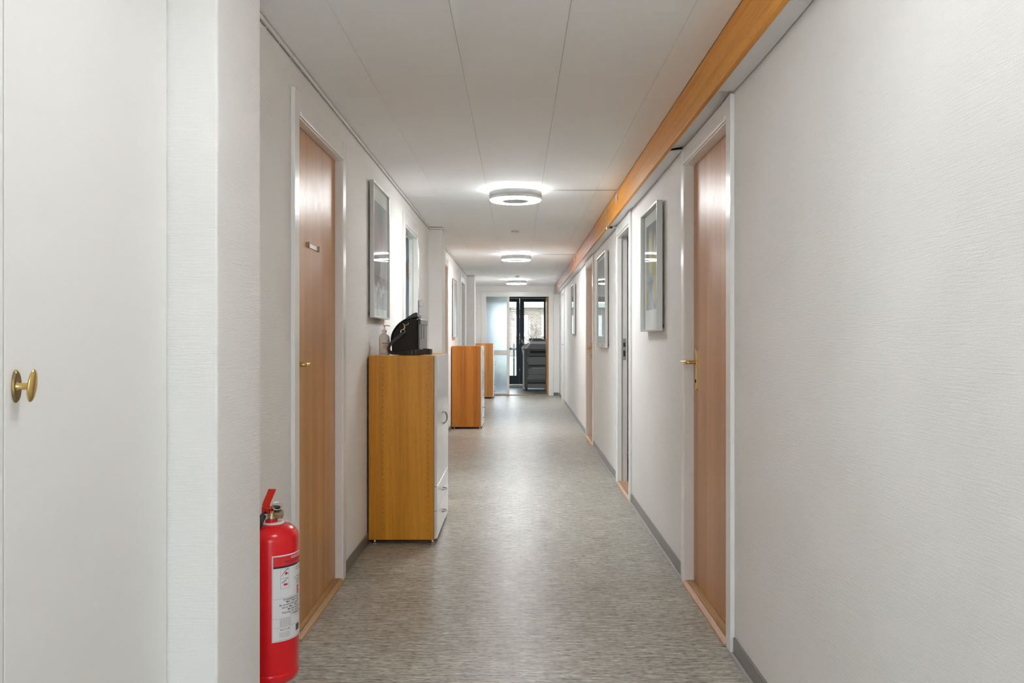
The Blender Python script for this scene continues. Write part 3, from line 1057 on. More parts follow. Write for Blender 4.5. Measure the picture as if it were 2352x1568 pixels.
# ------------------------------------------------------------------ ceiling lamps
def ceiling_lamp(label, y, group, conn, x=-0.013, glow='lamp_glow'):
    t = thing('ceiling_lamp', label, 'lamp', (x, y, ZC), group)
    bm_ = BM()
    lathe(bm_, [(0.13, -0.016), (0.13, -0.0005)], n=40)
    obj('mounting_plate', bm_, 'white_plastic', t)
    bm_ = BM()                                   # light slot round the top
    lathe(bm_, [(0.165, -0.0195), (0.188, -0.0195), (0.188, -0.0130), (0.165, -0.0130)], n=56, close=True)
    obj('top_glow_ring', bm_, 'lamp_up', t)
    bm_ = BM()
    lathe(bm_, [(0.189, -0.020), (0.195, -0.020), (0.195, -0.060), (0.189, -0.060)], n=64, close=True)
    obj('metal_shade', bm_, 'alu_dark', t, smooth=True)
    bm_ = BM()
    lathe(bm_, [(0.188, -0.0605), (0.1935, -0.0605), (0.1915, -0.079), (0.188, -0.079)], n=64, close=True)
    obj('acrylic_band', bm_, 'opal', t, smooth=True)
    bm_ = BM()                                   # annular diffuser
    lathe(bm_, [(0.096, -0.070), (0.1875, -0.070), (0.1905, -0.0795), (0.183, -0.086), (0.104, -0.086), (0.096, -0.080)], n=64, close=True)
    obj('diffuser_ring', bm_, glow, t, smooth=True)
    bm_ = BM()
    lathe(bm_, [(0.0985, -0.0863), (0.0985, -0.0885)], n=40)
    obj('centre_disc', bm_, 'opal', t)
    bm_ = BM()
    lathe(bm_, [(0.188, -0.0688), (0.188, -0.0660)], n=40)
    obj('inner_tray', bm_, 'white_plastic', t)
    # cord across the ceiling to the beam, with its connector
    xb = (RIGHT @ Vector((-0.0925, y, 0))).x - x
    bm_ = BM()
    tube(bm_, [(0.13, 0.0, -0.006), (xb - 0.006, 0.0, -0.006)], 0.0032, 8)
    co = obj('power_cord', bm_, 'cord', t, smooth=True)
    if conn:
        bm_ = BM()
        tube(bm_, smooth_path([(xb - 0.008, 0, -0.006), (xb - 0.004, -0.004, -0.016), (xb - 0.008, -0.006, -0.034), (xb - 0.008, -0.006, -0.044)], 4), 0.003, 8)
        obj('cord_end', bm_, 'white_plastic', co, smooth=True)
        bm_ = BM()
        lathe(bm_, [(0.005, 0), (0.008, -0.006), (0.009, -0.03), (0.0065, -0.036), (0.0065, -0.066)], (xb - 0.011, -0.006, -0.036), 'z', 14)
        obj('cord_connector', bm_, 'white_plastic', co, smooth=True)
    return t


ceiling_lamp('round ring ceiling lamp level with the bag on the honey-coloured cabinet', 6.31, 'round ring lamps down the corridor', True)
ceiling_lamp('round ring ceiling lamp level with the middle cabinet', 11.12, 'round ring lamps down the corridor', True)
ceiling_lamp('round ring ceiling lamp closest to the glazed end partition', 15.93, 'round ring lamps down the corridor', True)
ceiling_lamp('round ring ceiling lamp above the cupboard with the brass knob', 1.50, 'round ring lamps down the corridor', False, glow='lamp_glow_soft')


def detector(label, x, y, r):
    t = thing('smoke_detector', label, 'smoke detector', (x, y, ZC), 'small white ceiling detectors')
    bm_ = BM()
    lathe(bm_, [(r, -0.0008), (r, -0.010), (r * 0.94, -0.014)], n=32)
    obj('base', bm_, 'opal', t, smooth=True)
    bm_ = BM()
    lathe(bm_, [(r * 0.8, -0.0145), (r * 0.72, -0.023), (r * 0.4, -0.027)], n=32)
    obj('sensor_head', bm_, 'white_plastic', t, smooth=True)


detector('small round white smoke detector between the ring lamps over the honey-coloured and reddish cabinets', -0.022, 8.74, 0.041)
detector('small round white smoke detector beside the ring lamp closest to the end partition', 0.0, 15.05, 0.038)

# cable dropping over the beam by the second doorway, with a small metal clip
t = thing('cable_drop', 'thin white cable running down the wooden beam to a small metal clip', 'cable', matrix=RIGHT)
bm = BM()
tube(bm, smooth_path([(-0.096, 7.12, ZC - 0.002), (-0.0965, 7.12, ZC - 0.06), (-0.0965, 7.12, ZS + 0.012), (-0.0955, 7.12, ZS - 0.006)], 4), 0.003, 8)
obj('cable', bm, 'cord', t, smooth=True)
obox('metal_clip', 'chrome', t, -0.100, -0.080, 7.09, 7.14, ZS - 0.022, ZS - 0.0005, 0.002)
obox('black_bracket', 'black', t, -0.074, -0.050, 7.07, 7.10, ZS - 0.018, ZS - 0.0005, 0.002)
bm = BM()
tube(bm, [(-0.082, 7.115, ZS - 0.012), (-0.062, 7.09, ZS - 0.010)], 0.003, 8)
obj('link', bm, 'black', t)


# ------------------------------------------------------------------ framed pictures
def picture(label, side, y0, y1, z0, z1, art, border, gap=0.012, depth=0.026, shadow=True, fw=0.016):
    mtx = RIGHT if side > 0 else Matrix.Translation((XL, 0, 0))
    p = thing('framed_picture', label, 'picture', matrix=mtx)

    def q(nm, mat, u0, u1, a, b, c, d, bev=0.0):
        x0, x1 = sorted((-u0 * side, -u1 * side))
        return obox(nm, mat, p, x0, x1, a, b, c, d, bev)
    u0, u1 = gap, gap + depth
    q('frame_bar', 'alu', u0, u1, y0, y0 + fw, z0, z1, 0.0015)
    q('frame_bar', 'alu', u0, u1, y1 - fw, y1, z0, z1, 0.0015)
    q('frame_bar', 'alu', u0, u1, y0 + fw + 0.0002, y1 - fw - 0.0002, z0, z0 + fw, 0.0015)
    q('frame_bar', 'alu', u0, u1, y0 + fw + 0.0002, y1 - fw - 0.0002, z1 - fw, z1, 0.0015)
    q('mount_board', 'mount_card', u0 + 0.004, u0 + 0.008, y0 + fw + 0.0003, y1 - fw - 0.0003, z0 + fw + 0.0003, z1 - fw - 0.0003)
    bt, bb, bs = border
    q('artwork', art, u0 + 0.0082, u0 + 0.0095, y0 + fw + bs, y1 - fw - bs, z0 + fw + bb, z1 - fw - bt)
    q('glass_pane', 'glass', u0 + 0.018, u0 + 0.020, y0 + fw + 0.0003, y1 - fw - 0.0003, z0 + fw + 0.0003, z1 - fw - 0.0003)
    q('hanging_wire', 'steel', 0.0005, u0 - 0.0002, (y0 + y1) / 2 - 0.01, (y0 + y1) / 2 + 0.01, z1 - 0.07, z1 - 0.05)
    for zz in (z0 + 0.02, ):
        for yy in (y0 + 0.03, y1 - 0.045):
            q('bumper', 'black', 0.0005, u0 - 0.0002, yy, yy + 0.015, zz, zz + 0.015)
    ym = (y0 + y1) / 2
    base = mtx @ Vector((0, ym, z0))
    return p


M['art_yellow'] = abstract_art('grey_yellow_abstract', [(0.0, (0.30, 0.36, 0.36)), (0.3, (0.42, 0.44, 0.26)), (0.62, (0.34, 0.36, 0.33)), (0.8, (0.17, 0.20, 0.22)), (1.0, (0.13, 0.15, 0.17))],
                               [(0.25, 0.42, 0.30, 0.26, (0.58, 0.52, 0.17), 0.3), (0.62, 0.55, 0.10, 0.30, (0.70, 0.66, 0.38), 0.3),
                                (0.58, 0.24, 0.16, 0.20, (0.22, 0.31, 0.42), 0.25), (0.9, 0.14, 0.16, 0.15, (0.40, 0.26, 0.07), 0.15),
                                (0.35, 0.72, 0.06, 0.10, (0.70, 0.70, 0.62), 0.5)], 4.85, 5.42, 1.34, 1.92, 0.16)
M['art_rose'] = abstract_art('grey_rose_abstract', [(0.0, (0.50, 0.52, 0.54)), (0.25, (0.34, 0.35, 0.38)), (0.5, (0.42, 0.40, 0.42)), (0.75, (0.46, 0.40, 0.41)), (1.0, (0.36, 0.37, 0.39))],
                             [(0.45, 0.62, 0.16, 0.16, (0.52, 0.36, 0.37), 0.7), (0.6, 0.45, 0.2, 0.12, (0.66, 0.64, 0.64), 0.7),
                              (0.35, 0.28, 0.14, 0.12, (0.30, 0.25, 0.27), 0.7), (0.55, 0.85, 0.2, 0.10, (0.28, 0.30, 0.34), 0.8),
                              (0.5, 0.2, 0.3, 0.02, (0.72, 0.72, 0.72), 0.6)], 5.02, 5.60, 1.36, 2.10, 0.55)
M['art_pale'] = abstract_art('pale_grey_print', [(0.0, (0.58, 0.59, 0.60)), (0.5, (0.50, 0.51, 0.53)), (1.0, (0.38, 0.39, 0.42))],
                             [(0.6, 0.35, 0.05, 0.25, (0.66, 0.67, 0.68), 0.6), (0.3, 0.25, 0.03, 0.2, (0.36, 0.37, 0.38), 0.6)], 7.8, 8.7, 1.1, 2.0, 0.12)
M['art_white'] = abstract_art('white_grey_print', [(0.0, (0.66, 0.67, 0.68)), (0.6, (0.58, 0.59, 0.61)), (1.0, (0.42, 0.43, 0.46))],
                              [(0.5, 0.4, 0.2, 0.2, (0.7, 0.7, 0.71), 0.6)], 11.4, 13.2, 1.2, 2.0, 0.2)

picture('silver framed grey and rose abstract behind glass above the honey-coloured cabinet', -1, 4.995, 5.625, 1.323, 2.135, 'art_rose', (0.09, 0.05, 0.04), gap=0.010, depth=0.024, fw=0.010)
picture('silver framed pale print hanging above the reddish middle cabinet', -1, 11.40, 11.97, 1.214, 2.01, 'art_white', (0.03, 0.03, 0.03), gap=0.010, depth=0.024, fw=0.010)
picture('silver framed grey, yellow and blue abstract beside the beech door with brass plate', 1, 4.81, 5.462, 1.243, 1.985, 'art_yellow', (0.075, 0.12, 0.075), gap=0.012, depth=0.034, fw=0.012)
picture('large silver framed pale print between the open doorway and a beech door', 1, 7.84, 8.71, 1.113, 2.015, 'art_pale', (0.03, 0.03, 0.03), gap=0.010, depth=0.028, fw=0.012)
picture('small silver framed pale print between a beech door and the pale grey door', 1, 12.47, 13.17, 1.264, 2.005, 'art_white', (0.03, 0.03, 0.03), gap=0.010, depth=0.028, fw=0.012)

# ------------------------------------------------------------------ fire extinguisher
EX, EY, EZ, ER = -0.776, 2.68, 0.128, 0.085
fe = thing('fire_extinguisher', 'red fire extinguisher with black hose and printed label beside a pilaster', 'extinguisher')
prof = [(0.045, 0.004), (0.066, 0.0), (0.079, 0.008), (0.084, 0.022), (0.0855, 0.030), (0.0855, 0.034), (0.084, 0.037), (ER, 0.040), (ER, 0.445)]
for k in range(1, 9):
    a = PI / 2 * k / 8
    prof.append((0.028 + (ER - 0.028) * math.cos(a), 0.445 + 0.045 * math.sin(a)))
prof += [(0.022, 0.491), (0.019, 0.493), (0.019, 0.503)]
bm = BM()
lathe(bm, prof, (EX, EY, EZ), 'z', 64)
cyl = obj('cylinder', bm, 'red', fe, smooth=True)
bm = BM()
lathe(bm, [(0.034, 0.488), (0.036, 0.4915), (0.034, 0.494)], (EX + 0.004, EY, EZ), 'z', 32)
obj('collar_tag', bm, 'label_white', fe, smooth=True)
bm = BM()                                        # valve body
lathe(bm, [(0.017, 0.503), (0.018, 0.508), (0.015, 0.514), (0.015, 0.530), (0.010, 0.534)], (EX, EY, EZ), 'z', 24)
lathe(bm, [(0.011, -0.018), (0.011, 0.012), (0.0145, 0.014), (0.0145, 0.034), (0.012, 0.036)], (EX, EY, EZ + 0.518), 'x', 24)
vb = obj('valve', bm, M['steel'], fe, smooth=True, label='brass coloured valve block')
vb.data.materials[0] = plain('nickel_brass', (0.50, 0.42, 0.28), 0.3, 0.9)
bm = BM()
lathe(bm, [(0.013, 0), (0.015, 0.002), (0.015, 0.009), (0.010, 0.011)], (EX + 0.014, EY - 0.004, EZ + 0.534), 'z', 20)
obj('pressure_cap', bm, 'black', fe, smooth=True)
bm = BM()                                        # lever, bent strip
pts = [(-0.012, 0.524), (-0.010, 0.548), (-0.003, 0.566), (0.006, 0.585), (0.014, 0.603)]
path = smooth_path([(EX + a - 0.001, EY - 0.018 - i * 0.004, EZ + b) for i, (a, b) in enumerate(pts)], 4)
ribbon(bm, path, [(0.025, -0.006, 0.0)] * len(path), 0.004)
obj('lever', bm, 'red_lever', fe, 0.001, smooth=False)
bm = BM()
path = smooth_path([(EX - 0.011, EY - 0.004, EZ + 0.516), (EX - 0.010, EY - 0.006, EZ + 0.536), (EX + 0.006, EY - 0.045, EZ + 0.545)], 4)
ribbon(bm, path, [(0.022, 0, 0)] * len(path), 0.004)
obj('carry_handle', bm, 'red_lever', fe, 0.001)
bm = BM()
RZ = Vector((EX + 0.024, EY - 0.02, EZ + 0.5475))
tube(bm, [RZ + Vector((0.0135 * math.cos(a), 0.004 * math.cos(a), 0.0125 * math.sin(a))) for a in [2 * PI * k / 28 for k in range(28)]], 0.0017, 8, closed=True)
tube(bm, [(EX - 0.024, EY - 0.02, EZ + 0.546), (EX + 0.012, EY - 0.02, EZ + 0.545)], 0.0018, 8)
obj('safety_pin', bm, 'steel', fe, smooth=True)
bm = BM()
tube(bm, smooth_path([(EX + 0.016, EY - 0.024, EZ + 0.544), (EX + 0.010, EY - 0.026, EZ + 0.530), (EX - 0.001, EY - 0.024, EZ + 0.516)], 4), 0.0012, 6)
tube(bm, smooth_path([(EX + 0.004, EY - 0.024, EZ + 0.544), (EX + 0.006, EY - 0.026, EZ + 0.528), (EX + 0.002, EY - 0.024, EZ + 0.518)], 4), 0.0012, 6)
obj('seal', bm, 'seal', fe, smooth=True)
bm = BM()                                        # hose
tube(bm, smooth_path([(EX - 0.012, EY - 0.018, EZ + 0.519), (EX - 0.020, EY - 0.034, EZ + 0.512), (EX - 0.027, EY - 0.055, EZ + 0.482), (EX - 0.034, EY - 0.083, EZ + 0.43), (EX - 0.040, EY - 0.090, EZ + 0.35), (EX - 0.042, EY - 0.090, EZ + 0.12), (EX - 0.042, EY - 0.090, EZ + 0.08)], 6), 0.0105, 14)
ho = obj('hose', bm, 'rubber', fe, smooth=True)
bm = BM()
lathe(bm, [(0.0125, 0), (0.0125, 0.016)], (EX - 0.0150, EY - 0.0215, EZ + 0.5085), 'z', 16)
obj('hose_ferrule', bm, 'steel', ho, smooth=True)
bm = BM()                                        # hose clip and wall bracket
box(bm, EX - 0.058, EX - 0.0255, EY - 0.105, EY - 0.070, EZ + 0.088, EZ + 0.116)
obj('hose_clip', bm, 'black', fe, 0.003)
bm = BM()
lathe(bm, [(0.006, 0), (0.006, 0.006)], (EX - 0.018, EY - 0.0895, EZ + 0.101), 'y', 14)
obj('clip_rivet', bm, 'red', fe, smooth=True)
bm = BM()
box(bm, XL + 0.0005, EX - ER + 0.003, EY - 0.02, EY + 0.02, EZ + 0.30, EZ + 0.47)
obj('wall_bracket', bm, 'black', fe, 0.002)


# printed label wrapped round the cylinder
PHI0 = math.radians(17)
LW, LT, LB = 0.176, 0.533, 0.268


def on_cyl(s, z, r):
    a = PHI0 + s / ER
    return (EX + r * math.sin(a), EY - r * math.cos(a), z)


def cyl_patch(bm_, s0, s1, z0, z1, r, n=None):
    n = n or max(1, int((s1 - s0) / 0.006))
    prev = None
    for k in range(n + 1):
        s = s0 + (s1 - s0) * k / n
        cur = (bm_.verts.new(on_cyl(s, z0, r)), bm_.verts.new(on_cyl(s, z1, r)))
        if prev:
            bm_.faces.new((prev[0], cur[0], cur[1], prev[1]))
        prev = cur


def text_on(bm_, txt, s, z, size, r, align='LEFT', bold=0.0):
    cu = bpy.data.curves.new('lettering', 'FONT')
    cu.body = txt
    cu.size = size
    cu.align_x = align
    cu.resolution_u = 2
    cu.offset = bold
    to = bpy.data.objects.new('lettering', cu)
    C.objects.link(to)
    dg = bpy.context.evaluated_depsgraph_get()
    me = bpy.data.meshes.new_from_object(to.evaluated_get(dg))
    vs = []
    for v in me.vertices:
        vs.append(bm_.verts.new(on_cyl(s + v.co.x, z + v.co.y, r)))
    for p in me.polygons:
        try:
            bm_.faces.new([vs[i] for i in p.vertices])
        except ValueError:
            pass
    bpy.data.objects.remove(to)
    bpy.data.curves.remove(cu)
    bpy.data.meshes.remove(me)


R0 = ER + 0.0006
bm = BM()
cyl_patch(bm, 0, LW, LB, LT, R0, 30)
lab = obj('printed_label', bm, 'label_white', fe, smooth=True, label='white and red instruction label')
bm = BM()
cyl_patch(bm, 0.004, LW - 0.004, LT - 0.034, LT - 0.004, R0 + 0.0003)
obj('red_header', bm, 'label_red', lab)
for dz in (0.1185, 0.132):
    bm = BM()
    cyl_patch(bm, 0.092, 0.106, LT - dz, LT - dz + 0.0125, R0 + 0.0003)
    obj('fire_class_symbol', bm, 'label_red', lab)
for s0, s1, z0, z1 in ((0.0405, 0.0475, 0.062, 0.054), (0.036, 0.049, 0.0945, 0.0885)):
    bm = BM()
    cyl_patch(bm, s0, s1, LT - z0, LT - z1, R0 + 0.0004)
    obj('pictogram_red', bm, 'label_red', lab)
bm = BM()
text_on(bm, 'ILDSLUKKER', 0.0625, LT - 0.0145, 0.0105, R0 + 0.0007, bold=0.0001)
text_on(bm, 'A', 0.0965, LT - 0.117, 0.011, R0 + 0.0007, bold=0.0002)
text_on(bm, 'B', 0.0965, LT - 0.1305, 0.011, R0 + 0.0007, bold=0.0002)
text_on(bm, 'SKUM', 0.095, LT - 0.0385, 0.0042, R0 + 0.0008)
obj('white_lettering', bm, 'label_white', lab)['kind'] = 'stuff'
bm = BM()
cyl_patch(bm, 0.004, LW - 0.004, LT - 0.0395, LT - 0.034, R0 + 0.0003)
text_on(bm, 'FIRE EXTINGUISHER', 0.040, LT - 0.0265, 0.0105, R0 + 0.0007)
for s, z in ((0.026, LT - 0.0715), (0.026, LT - 0.103)):        # pictogram frames
    cyl_patch(bm, s, s + 0.028, z, z + 0.0005, R0 + 0.0003)
    cyl_patch(bm, s, s + 0.028, z + 0.029, z + 0.0295, R0 + 0.0003)
    cyl_patch(bm, s, s + 0.0005, z, z + 0.0295, R0 + 0.0003)
    cyl_patch(bm, s + 0.0275, s + 0.028, z, z + 0.0295, R0 + 0.0003)
for pts in ([(0.029, -0.066), (0.036, -0.056), (0.044, -0.049), (0.052, -0.0445)], [(0.044, -0.0545), (0.052, -0.0615)],
            [(0.030, -0.0865), (0.037, -0.083), (0.045, -0.078)], [(0.046, -0.0755), (0.049, -0.073)]):
    for (s0, z0), (s1, z1) in zip(pts, pts[1:]):
        A = [bm.verts.new(on_cyl(s_, LT + z_, R0 + 0.0005)) for s_, z_ in ((s0, z0), (s1, z1), (s1, z1 + 0.0022), (s0, z0 + 0.0022))]
        bm.faces.new(A)
for k in range(14):                                              # bar code
    w_ = 0.0006 + 0.0006 * (k * 7 % 3)
    cyl_patch(bm, 0.085 + k * 0.0017, 0.085 + k * 0.0017 + w_, LT - 0.246, LT - 0.226, R0 + 0.0003, 1)
for txt, s, dz, size in (('1', 0.078, 0.052, 0.0095), ('2', 0.078, 0.083, 0.0095),
                         ('Fjern sikringen', 0.089, 0.049, 0.0062), ('Pull out the pin', 0.089, 0.056, 0.0062),
                         ('Tryk pistolgreb', 0.089, 0.079, 0.0062), ('og ret mod ild', 0.089, 0.086, 0.0062),
                         ('Press the lever', 0.089, 0.093, 0.0062), ('towards fire', 0.089, 0.100, 0.0062),
                         ('Forsigtighed med el', 0.035, 0.1405, 0.0085), ('Max. 1000 V min. 1 m', 0.044, 0.1485, 0.0085),
                         ('Be careful when used on', 0.022, 0.1565, 0.0085), ('ations. Max. 1000 V', 0.030, 0.1645, 0.0085),
                         ('M\u00e5 ikke anvendes', 0.050, 0.1725, 0.0085), ('Warning. Do not use', 0.030, 0.1805, 0.0085),
                         ('in freezing temp.', 0.060, 0.1885, 0.0085)):
    text_on(bm, txt, s, LT - dz, size, R0 + 0.0005, bold=0.00008)
obj('black_print', bm, 'label_black', lab)['kind'] = 'stuff'
bm = BM()
cyl_patch(bm, 0.003, LW - 0.003, LT - 0.1335, LT - 0.133, R0 + 0.0003)
cyl_patch(bm, 0.003, LW - 0.003, LT - 0.1945, LT - 0.194, R0 + 0.0003)
cyl_patch(bm, 0.003, LW - 0.003, LT - 0.2225, LT - 0.222, R0 + 0.0003)
for k in range(6):
    text_on(bm, 'Efter brug skal slukkeren' if k % 2 else 'Recharge after any use', 0.024, LT - 0.199 - k * 0.0040, 0.0042, R0 + 0.0005)
text_on(bm, 'Model F 6 ABD', 0.024, LT - 0.231, 0.0055, R0 + 0.0005, bold=0.0001)
for k in range(4):
    text_on(bm, 'Produceret i Danmark', 0.022, LT - 0.240 - k * 0.0042, 0.0040, R0 + 0.0005)
# thin frame line near the label's edge
cyl_patch(bm, 0.0025, 0.0032, LB + 0.003, LT - 0.003, R0 + 0.0003)
cyl_patch(bm, 0.0025, LW - 0.003, LB + 0.003, LB + 0.0036, R0 + 0.0003)
obj('grey_print', bm, 'label_grey', lab)['kind'] = 'stuff'
rebase(fe, (EX, EY, EZ))
for ch in fe.children:
    pass

# ------------------------------------------------------------------ things on the first cabinet
ZT = 1.10
# soap dispenser
SX, SY = -0.806, 5.15
sd = thing('soap_dispenser', 'white pump soap bottle with peach label standing behind the bag', 'bottle', (SX, SY, ZT))
bm = BM()
pr = [(0.030, 0.0), (0.033, 0.004), (0.033, 0.100), (0.031, 0.112), (0.024, 0.124), (0.015, 0.130), (0.013, 0.133)]
lathe(bm, pr, n=36, sy=0.75)
bt = obj('bottle_body', bm, 'soap', sd, smooth=True)
bm = BM()
lathe(bm, [(0.0135, 0.1335), (0.0145, 0.135), (0.0145, 0.150), (0.010, 0.154)], n=24)
obj('pump_collar', bm, 'white_plastic', sd, smooth=True)
bm = BM()
lathe(bm, [(0.0045, 0.1545), (0.0045, 0.172), (0.009, 0.174), (0.009, 0.180), (0.006, 0.182)], n=18)
tube(bm, smooth_path([(0.0, 0, 0.178), (0.018, 0.0, 0.1785), (0.030, 0.0, 0.1765), (0.033, 0, 0.172)], 4), 0.0035, 8)
obj('pump_head', bm, 'white_plastic', sd, smooth=True)


def bottle_patch(bm_, a0, a1, z0, z1, r):
    n_ = 12
    prev = None
    for k in range(n_ + 1):
        a = math.radians(a0 + (a1 - a0) * k / n_)
        x, y = r * math.sin(a), -r * 0.75 * math.cos(a)
        cur = (bm_.verts.new((x, y, z0)), bm_.verts.new((x, y, z1)))
        if prev:
            bm_.faces.new((prev[0], cur[0], cur[1], prev[1]))
        prev = cur


bm = BM()
bottle_patch(bm, -60, 70, 0.012, 0.098, 0.0334)
lb = obj('bottle_label', bm, 'soap_label', sd)
bm = BM()
bottle_patch(bm, -5, 65, 0.036, 0.066, 0.0337)
obj('peach_print', bm, 'soap_print', lb)
bm = BM()
bottle_patch(bm, -18, 60, 0.069, 0.0735, 0.0338)
bottle_patch(bm, -60, -54, 0.014, 0.097, 0.0338)
bottle_patch(bm, 40, 65, 0.082, 0.086, 0.0338)
obj('dark_print', bm, 'label_grey', lb)

# bag
BY0, BY1 = 5.12, 5.56
bag = thing('black_bag', 'black leather satchel with shoulder strap lying on the honey-coloured cabinet', 'bag')
prof = [(-0.748, ZT + 0.002), (-0.757, ZT + 0.020), (-0.758, ZT + 0.080), (-0.755, ZT + 0.114), (-0.744, ZT + 0.142), (-0.731, ZT + 0.163),
        (-0.714, ZT + 0.183), (-0.694, ZT + 0.199), (-0.672, ZT + 0.212), (-0.640, ZT + 0.219), (-0.603, ZT + 0.217), (-0.601, ZT + 0.09), (-0.600, ZT + 0.004)]
bm = BM()
prism(bm, prof, 'y', BY0, BY1)
obj('bag_body', bm, 'leather', bag, 0.006, smooth=True)
bm = BM()                                        # glossy flap over the curved back
fl = [(p[0] - 0.004 * 1.0, p[1] + 0.003) for p in prof[2:10]]
pts3 = smooth_path([(x, (BY0 + BY1) / 2, z) for x, z in fl], 3)
ribbon(bm, pts3, [(0, BY1 - BY0 + 0.006, 0)] * len(pts3), 0.004)
obj('flap', bm, 'leather_gloss', bag, smooth=True)
bm = BM()                                        # thick end of the flap, folded up along the ridge
prism(bm, [(-0.705, ZT + 0.200), (-0.668, ZT + 0.226), (-0.632, ZT + 0.250), (-0.612, ZT + 0.258), (-0.604, ZT + 0.254), (-0.604, ZT + 0.232),
           (-0.625, ZT + 0.224), (-0.664, ZT + 0.2185)], 'y', BY0 + 0.012, BY1 - 0.21)
obj('folded_flap_end', bm, 'leather_gloss', bag, 0.004, smooth=True)
bm = BM()                                        # long front pocket facing the corridor
box(bm, -0.5995, -0.590, BY0 + 0.002, BY1, ZT + 0.006, ZT + 0.205)
pk = obj('pocket_panel', bm, 'bag_grey', bag, 0.004)
bm = BM()
box(bm, -0.5995, -0.584, BY0 + 0.004, BY1 - 0.002, ZT + 0.186, ZT + 0.218)
obj('pocket_rim', bm, 'leather_gloss', bag, 0.004)
bm = BM()
box(bm, -0.5898, -0.586, BY0 + 0.05, BY1 - 0.02, ZT + 0.092, ZT + 0.096)
for q in (BY0 + 0.10, BY0 + 0.24):
    box(bm, -0.5898, -0.587, q, q + 0.012, ZT + 0.098, ZT + 0.183)
obj('pocket_seam', bm, 'stitch', bag)
bm = BM()                                        # ring on the end panel
ct = Vector((-0.672, BY0 - 0.006, ZT + 0.192))
tube(bm, [ct + Vector((0.016 * math.cos(a), 0, 0.012 * math.sin(a))) for a in [PI * 0.93 + PI * 1.14 * k / 16 for k in range(17)]], 0.0022, 8)
tube(bm, smooth_path([(-0.671, BY0 - 0.009, ZT + 0.182), (-0.680, BY0 - 0.010, ZT + 0.174), (-0.676, BY0 - 0.010, ZT + 0.166), (-0.685, BY0 - 0.010, ZT + 0.154)], 4), 0.0036, 8)
ct = Vector((-0.688, BY0 - 0.010, ZT + 0.143))
tube(bm, [ct + Vector((0.013 * math.cos(a), 0, 0.011 * math.sin(a))) for a in [2 * PI * k / 20 for k in range(20)]], 0.0022, 8, closed=True)
obj('snap_hook', bm, 'brass', bag, smooth=True)
bag.children[-1].data.materials[0] = plain('pale_gold_hardware', (0.75, 0.68, 0.52), 0.22, 1.0)
bm = BM()                                        # shoulder strap
sp_ = [(-0.686, BY0 - 0.012, ZT + 0.136), (-0.705, BY0 - 0.013, ZT + 0.118), (-0.736, BY0 - 0.016, ZT + 0.092), (-0.762, BY0 - 0.018, ZT + 0.066),
       (-0.772, BY0 - 0.018, ZT + 0.040), (-0.766, BY0 - 0.018, ZT + 0.022), (-0.748, BY0 - 0.019, ZT + 0.013), (-0.70, BY0 - 0.020, ZT + 0.0125),
       (-0.65, BY0 - 0.021, ZT + 0.016), (-0.60, BY0 - 0.022, ZT + 0.0185), (-0.56, BY0 - 0.020, ZT + 0.0185), (-0.525, BY0 - 0.004, ZT + 0.0185),
       (-0.517, BY0 + 0.035, ZT + 0.0185), (-0.530, BY0 + 0.07, ZT + 0.020), (-0.560, BY0 + 0.085, ZT + 0.022), (-0.578, BY0 + 0.10, ZT + 0.022)]
pth = smooth_path(sp_, 4)
wd_ = []
for i, p in enumerate(pth):
    tv = (Vector(pth[min(i + 1, len(pth) - 1)]) - Vector(pth[max(i - 1, 0)])).normalized()
    k_ = 0.019 + 0.013 * min(1.0, max(0.0, (i - 26) / 12.0))
    if i < 42:
        wd_.append(Vector((tv.z * k_, 0.004, -tv.x * k_)))
    else:
        wd_.append(Vector((0.0, 0.004, -k_)))
ribbon(bm, pth, wd_, 0.004)
st = obj('shoulder_strap', bm, 'leather_gloss', bag, smooth=True)
bm = BM()
box(bm, -0.634, -0.628, BY0 - 0.0285, BY0 - 0.0245, ZT + 0.003, ZT + 0.034)
box(bm, -0.612, -0.606, BY0 - 0.0290, BY0 - 0.0250, ZT + 0.003, ZT + 0.035)
obj('strap_buckle', bm, 'bag_grey', st)
rebase(bag, (-0.68, 5.34, ZT))
for ch in bag.children:
    pass

# clipboard standing in the pocket
cb = thing('clipboard', 'grey clipboard with metal clip sticking out of the black bag', 'clipboard')
bm = BM()
box(bm, -0.6150, -0.6120, 5.255, 5.54, ZT + 0.2205, ZT + 0.338)
obj('board', bm, 'paper', cb, 0.001)
bm = BM()
prism(bm, [(5.262, ZT + 0.221), (5.532, ZT + 0.221), (5.528, ZT + 0.330), (5.27, ZT + 0.333)], 'x', -0.6117, -0.6102)
obj('paper_sheets', bm, 'label_white', cb)
cb.children[-1].data.materials[0] = plain('grey_paper_sleeve', (0.40, 0.40, 0.44), 0.4, bump=0.2, bscale=20)
bm = BM()
tube(bm, [(-0.6105, 5.36 + 0.045 * math.cos(a), ZT + 0.339 + 0.010 * math.sin(a)) for a in [PI * k / 10 for k in range(11)]], 0.0022, 8)
box(bm, -0.6100, -0.6075, 5.31, 5.45, ZT + 0.306, ZT + 0.336)
obj('clip', bm, 'steel', cb)
rebase(cb, (-0.6135, 5.40, ZT + 0.2205))

